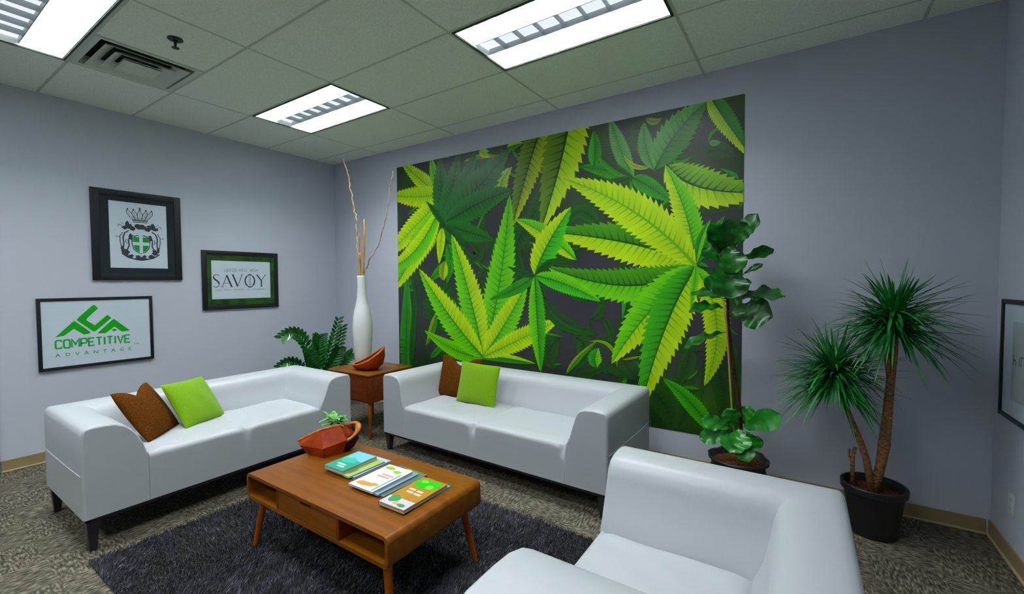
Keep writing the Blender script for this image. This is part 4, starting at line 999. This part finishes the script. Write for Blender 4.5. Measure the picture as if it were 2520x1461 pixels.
def picture(label, y0, y1, z0, z1, fwid, py0, py1, pz0, pz1, matb, depth=.022):
    """hung on the left wall; local origin at the wall"""
    t = thing('picture_frame', label, 'picture', (0, (y0+y1)/2, (z0+z1)/2))
    cy, cz = (y0+y1)/2, (z0+z1)/2; y0, y1, py0, py1 = y0-cy, y1-cy, py0-cy, py1-cy; z0, z1, pz0, pz1 = z0-cz, z1-cz, pz0-cz, pz1-cz
    f = MB(); r = .003
    f.rbox((.001, y0, z0), (depth, y0+fwid, z1), r, 2); f.rbox((.001, y1-fwid, z0), (depth, y1, z1), r, 2)
    f.rbox((.001, y0+fwid-.001, z1-fwid), (depth-.0005, y1-fwid+.001, z1), r, 2); f.rbox((.001, y0+fwid-.001, z0), (depth-.0005, y1-fwid+.001, z0+fwid), r, 2)
    f.build('frame', M['frame'], t, angle=40)
    x = depth-.008
    if matb is not None:
        m_ = MB()
        for a, b, c, d in ((y0+fwid-.002, py0, z0+fwid-.002, z1-fwid+.002), (py1, y1-fwid+.002, z0+fwid-.002, z1-fwid+.002), (py0, py1, z0+fwid-.002, pz0), (py0, py1, pz1, z1-fwid+.002)):
            m_.box((x, a, c), (x+.002, b, d))
        m_.build('mat_board', matb, t)
    p = MB(); p.box((x-.002, py0-.003, pz0-.003), (x-.0005, py1+.003, pz1+.003))
    return t, p, x-.0003, cy, cz

# picture 1: crest
t, pr_, x, cy, cz = picture('black framed print of a crowned crest with green shield, highest on the left wall', -2.405, -1.742, 1.50, 2.312, .055, -2.284, -1.858, 1.612, 2.214, M['mat_board'])
yc = -2.07-cy; U = lambda s_, q_: ((-2.284-cy)+s_*.426, (2.214-cz)-q_*.602)
ink = MB(); gr = MB(); wh = MB(); x += .0003
def Us(L): return [U(a, b) for a, b in L]
for b_, tp_, bw in ((.42, .31, .05), (.465, .41, .045), (.52, .52, .05), (.575, .63, .045), (.62, .73, .05)):    # crown arches
    for sg in (-1, 1):
        strokes(ink, Us([(b_+sg*.012, .262), (b_+(tp_-b_)*.35+sg*bw*.8, .215), (b_+(tp_-b_)*.75+sg*bw*.85, .165), (tp_+sg*bw*.35, .125), (tp_, .112)]), .0045, x)
    strokes(ink, Us([(b_, .255), (b_+(tp_-b_)*.6, .19), (tp_, .14)]), .003, x)
    q_ = U(tp_, .103); flat(ink, arc(q_[0], q_[1], .0065, .0065, 0, 330, 10), x+.0001)
strokes(ink, Us([(.385, .268), (.655, .268)]), .009, x); strokes(ink, Us([(.395, .292), (.645, .292)]), .007, x)
strokes(ink, Us([(.52, .062), (.52, .10)]), .006, x); strokes(ink, Us([(.495, .08), (.545, .08)]), .006, x)
rs = random.Random(7)
def blot(cx, cy_, rx, ry, n=13, j=.35, tgt=None, xx=.0001): flat(tgt or ink, [U(cx+rx*math.cos(2*math.pi*k/n)*(1+rs.uniform(-j, j)), cy_+ry*math.sin(2*math.pi*k/n)*(1+rs.uniform(-j, j))) for k in range(n)], x+xx)
for sg in (-1, 1):
    m_ = lambda v: .52+sg*v
    blot(m_(.20), .36, .075, .045); blot(m_(.22), .33, .03, .04); blot(m_(.13), .40, .05, .03); blot(m_(.26), .39, .05, .028)
    strokes(ink, Us([(m_(.30), .37), (m_(.36), .34), (m_(.38), .38)]), .004, x); strokes(ink, Us([(m_(.28), .34), (m_(.33), .31)]), .004, x)
    # swirling supporters round the shield
    strokes(ink, Us([(m_(.20), .43), (m_(.27), .47), (m_(.30), .54), (m_(.29), .62), (m_(.30), .70)]), .010, x)
    strokes(ink, Us([(m_(.30), .46), (m_(.35), .52), (m_(.35), .60), (m_(.33), .68), (m_(.30), .75)]), .006, x)
    strokes(ink, Us([(m_(.18), .50), (m_(.21), .58), (m_(.20), .66), (m_(.24), .73)]), .010, x)
    blot(m_(.25), .76, .06, .05); blot(m_(.18), .82, .06, .03); blot(m_(.31), .72, .03, .05); blot(m_(.17), .53, .03, .05)
    strokes(ink, Us([(m_(.36), .53), (m_(.43), .525)]), .004, x); strokes(ink, Us([(m_(.24), .56), (m_(.26), .60), (m_(.23), .63)]), .005, x)
    strokes(ink, Us([(m_(.33), .78), (m_(.22), .84), (m_(.10), .865), (m_(0), .88)]), .010, x)
blot(.46, .35, .06, .03); blot(.57, .36, .06, .03); blot(.52, .385, .07, .02); blot(.52, .85, .10, .025); blot(.47, .82, .04, .02); blot(.58, .82, .04, .02)
sh = [(.37, .50), (.42, .515), (.46, .495), (.52, .51), (.58, .495), (.63, .515), (.68, .50), (.68, .62), (.655, .70), (.60, .75), (.52, .775), (.45, .75), (.39, .70), (.37, .62)]
strokes(ink, Us(sh), .007, x+.0001, closed=True)
sh2 = [(.385, .52), (.52, .525), (.67, .52), (.667, .62), (.64, .695), (.59, .74), (.52, .762), (.455, .74), (.405, .695), (.387, .62)]
flat(gr, Us(sh2), x+.0002)
flat(wh, Us([(.495, .50), (.555, .50), (.555, .77), (.495, .77)]), x+.0004); flat(wh, Us([(.38, .60), (.675, .60), (.675, .648), (.38, .648)]), x+.0004)
pr_.merge(ink, 1).merge(gr, 2).merge(wh, 0).build('print', [M['paper'], M['ink'], M['shield_green']], t)

TICK[0] = 0
# picture 2: green chevron logo
t, pr_, x, cy, cz = picture('wide dark framed print with a green angular mountain logo and lettering', -2.752, -1.992, .752, 1.350, .024, -2.728, -2.016, .776, 1.326, None)
x += .0003; sh_ = lambda L: [(a-cy, b-cz) for a, b in L]
lg = MB()
for P_ in ([(-2.65, 1.025), (-2.543, 1.145), (-2.529, 1.152), (-2.431, 1.046), (-2.446, 1.034), (-2.476, 1.031), (-2.537, 1.087), (-2.596, 1.033)],
           [(-2.418, 1.277), (-2.401, 1.284), (-2.377, 1.253), (-2.456, 1.165), (-2.455, 1.151), (-2.404, 1.105), (-2.319, 1.190), (-2.290, 1.162), (-2.400, 1.052), (-2.416, 1.053), (-2.515, 1.156), (-2.512, 1.172)],
           [(-2.286, 1.144), (-2.273, 1.151), (-2.163, 1.037), (-2.222, 1.031), (-2.272, 1.082), (-2.335, 1.028), (-2.39, 1.032)], [(-2.293, 1.053), (-2.273, 1.062), (-2.253, 1.052), (-2.276, 1.039)]):
    flat(lg, sh_(P_), x)
pr_.merge(lg, 1)
tx = MB()
GL = {'C': [[(1, .82), (.85, 1), (.15, 1), (0, .85), (0, .15), (.15, 0), (.85, 0), (1, .18)]], 'O': [[(.15, 0), (0, .15), (0, .85), (.15, 1), (.85, 1), (1, .85), (1, .15), (.85, 0), (.15, 0)]],
      'M': [[(0, 0), (0, 1), (.5, .35), (1, 1), (1, 0)]], 'P': [[(0, 0), (0, 1), (.85, 1), (1, .85), (1, .55), (.85, .42), (0, .42)]], 'E': [[(1, 1), (0, 1), (0, 0), (1, 0)], [(0, .5), (.85, .5)]],
      'T': [[(0, 1), (1, 1)], [(.5, 1), (.5, 0)]], 'I': [[(.5, 0), (.5, 1)]], 'V': [[(0, 1), (.5, 0), (1, 1)]]}
word = 'COMPETITIVE'; wds = [1.0 if ch not in 'IM' else (.30 if ch == 'I' else 1.2) for ch in word]; tot = sum(wds)+.34*10; yy = -2.650; sc_ = .483/tot
for ch, wd_ in zip(word, wds):
    for ln_ in GL[ch]: strokes(tx, [(yy+a*wd_*sc_-cy, .930+b*.066-cz) for a, b in ln_], .0125, x)
    yy += (wd_+.34)*sc_
pr_.merge(tx, 2)
tx = MB(); text_into(tx, 'ADVANTAGE', -2.655-cy, -2.160-cy, .858-cz, .855-cz, .030, x, 0, 2.3, .01); text_into(tx, 'TM', -2.143-cy, -2.103-cy, .903-cz, .903-cz, .013, x, 0, 1.1)
pr_.merge(tx, 2).build('print', [M['paper'], M['logo_green'], M['letter_green']], t)

TICK[0] = 0
# picture 3: SAVOY
t, pr_, x, cy, cz = picture('dark framed print with elegant serif lettering and green mat, rightmost of the three', -1.568, -.783, 1.186, 1.812, .045, -1.482, -.874, 1.298, 1.708, M['mat_green'])
x += .0003; tx = MB(); zt_, zb_ = 1.556-cz, 1.430-cz; hm = (zt_+zb_)/2
def S_(pts, w_): strokes(tx, [(a-cy, b-cz) for a, b in pts], w_, x)
S_([(-1.412, 1.548), (-1.43, 1.558), (-1.455, 1.553), (-1.466, 1.535)], .006); S_([(-1.466, 1.535), (-1.455, 1.512), (-1.425, 1.488), (-1.408, 1.462)], .015); S_([(-1.408, 1.462), (-1.415, 1.437), (-1.44, 1.424), (-1.466, 1.434)], .006)
S_([(-1.383, 1.426), (-1.333, 1.553)], .006); S_([(-1.336, 1.553), (-1.288, 1.428)], .016); S_([(-1.366, 1.468), (-1.305, 1.468)], .005); S_([(-1.394, 1.427), (-1.370, 1.427)], .004); S_([(-1.302, 1.427), (-1.272, 1.427)], .004)
S_([(-1.275, 1.558), (-1.228, 1.430)], .016); S_([(-1.228, 1.430), (-1.181, 1.558)], .006); S_([(-1.29, 1.559), (-1.26, 1.559)], .004); S_([(-1.194, 1.559), (-1.166, 1.559)], .004)
S_([(a, b) for a, b in arc(-1.099, 1.491, .050, .068, 90, 450, 26)], .007); S_(arc(-1.099, 1.491, .050, .064, 125, 235, 10), .014); S_(arc(-1.099, 1.491, .050, .064, -55, 55, 10), .014)
S_([(-1.108, 1.562), (-1.108, 1.42)], .004); S_([(-1.092, 1.562), (-1.092, 1.42)], .004); S_([(-1.122, 1.564), (-1.078, 1.564)], .004); S_([(-1.122, 1.419), (-1.078, 1.419)], .004)
S_([(-1.022, 1.558), (-.975, 1.494)], .014); S_([(-.930, 1.558), (-.973, 1.494)], .006); S_([(-.974, 1.494), (-.974, 1.428)], .014); S_([(-1.035, 1.559), (-1.008, 1.559)], .004); S_([(-.944, 1.559), (-.916, 1.559)], .004); S_([(-.99, 1.427), (-.958, 1.427)], .004)
pr_.merge(tx, 1)
tx = MB(); q = random.Random(9)
def tiny(y0_, y1_, z_, h_, n_):      # line of small print, too fine to read in the photograph
    st = (y1_-y0_)/n_
    for i in range(n_):
        a = y0_+st*(i+.18); b = y0_+st*(i+.8); k_ = q.randrange(4)
        if k_ == 0: S2([(a, z_), (a, z_+h_)]); S2([(b, z_), (b, z_+h_)]); S2([(a, z_+h_/2), (b, z_+h_/2)])
        elif k_ == 1: S2([(a, z_), (a, z_+h_), (b, z_+h_), (b, z_), (a, z_)])
        elif k_ == 2: S2([(b, z_), (a, z_), (a, z_+h_), (b, z_+h_)]); S2([(a, z_+h_/2), (b, z_+h_/2)])
        else: S2([(a, z_+h_), (a, z_), (b, z_), (b, z_+h_)])
def S2(pts): strokes(tx, [(a-cy, b-cz) for a, b in pts], .0042, x)
tiny(-1.356, -1.231, 1.592, .030, 5); tiny(-1.214, -1.128, 1.593, .030, 3); tiny(-1.10, -1.014, 1.594, .030, 3)
def S2(pts): strokes(tx, [(a-cy, b-cz) for a, b in pts], .002, x)
tiny(-1.445, -1.385, 1.388, .012, 4); tiny(-1.365, -1.29, 1.389, .012, 5); tiny(-1.27, -1.17, 1.39, .012, 7); tiny(-1.13, -1.11, 1.390, .012, 1); tiny(-1.07, -.935, 1.391, .012, 9)
pr_.merge(tx, 2).build('print', [M['paper'], M['ink'], M['ink_grey']], t)

# picture on the right wall, cut by the frame edge
t = thing('picture_frame', 'thin black framed pale print on the right wall, cut by the photo edge', 'picture', (W, -.56, 1.052), 0)
f = MB(); Y0, Y1, Z0, Z1 = -.42, .42, -.312, .312; q_ = .022
f.rbox((-.024, Y0, Z0), (-.001, Y0+q_, Z1), .003); f.rbox((-.024, Y1-q_, Z0), (-.001, Y1, Z1), .003); f.rbox((-.0235, Y0+q_-.001, Z1-q_), (-.001, Y1-q_+.001, Z1), .003); f.rbox((-.0235, Y0+q_-.001, Z0), (-.001, Y1-q_+.001, Z0+q_), .003)
f.build('frame', M['frame'], t, angle=40)
p = MB(); p.box((-.014, Y0+.018, Z0+.018), (-.012, Y1-.018, Z1-.018)); p.build('mat_board', M['paper'], t)
p = MB(); p.box((-.0155, Y0+.14, Z0+.11), (-.0141, Y1-.14, Z1-.11)); pr2 = p
k = MB(); q = random.Random(21)
def S3(pts): 
    for i in range(len(pts)-1):
        a, b = Vector(pts[i]), Vector(pts[i+1]); d = (b-a).normalized(); n_ = Vector((-d.y, d.x))*.003
        k.add([(-.0159, *(a+n_)), (-.0159, *(a-n_)), (-.0159, *(b-n_)), (-.0159, *(b+n_))], [(0, 1, 2, 3)])
for i in range(7):
    a = .26-i*.075; S3([(a, -.02), (a, .03)]); S3([(a-.02, -.02), (a-.02, .03), (a-.045, .03)]) if i % 2 else S3([(a, .005), (a-.03, .005), (a-.03, -.02)])
pr2.merge(k, 1).build('print', [mat('print_grey', lin(170, 186, 192), .4), M['ink']], t)

# electric outlet on the right wall
t = thing('wall_outlet', 'white electric outlet plate low on the right wall', 'outlet', (W, -.295, .302))
MB().rbox((-.006, -.037, -.058), (-.0005, .037, .058), .002, 2).build('plate', M['white'], t, angle=40)
for s_ in (-1, 1):
    k = MB(); k.rbox((-.0075, -.017, s_*.024-.014), (-.0055, .017, s_*.024+.014), .0008, 1); r = k.build('receptacle', M['white'], t)
    k = MB(); k.box((-.0078, -.008, s_*.024-.002), (-.0074, -.006, s_*.024+.006)); k.box((-.0078, .006, s_*.024-.002), (-.0074, .008, s_*.024+.006)); k.build('slots', M['slot'], r)
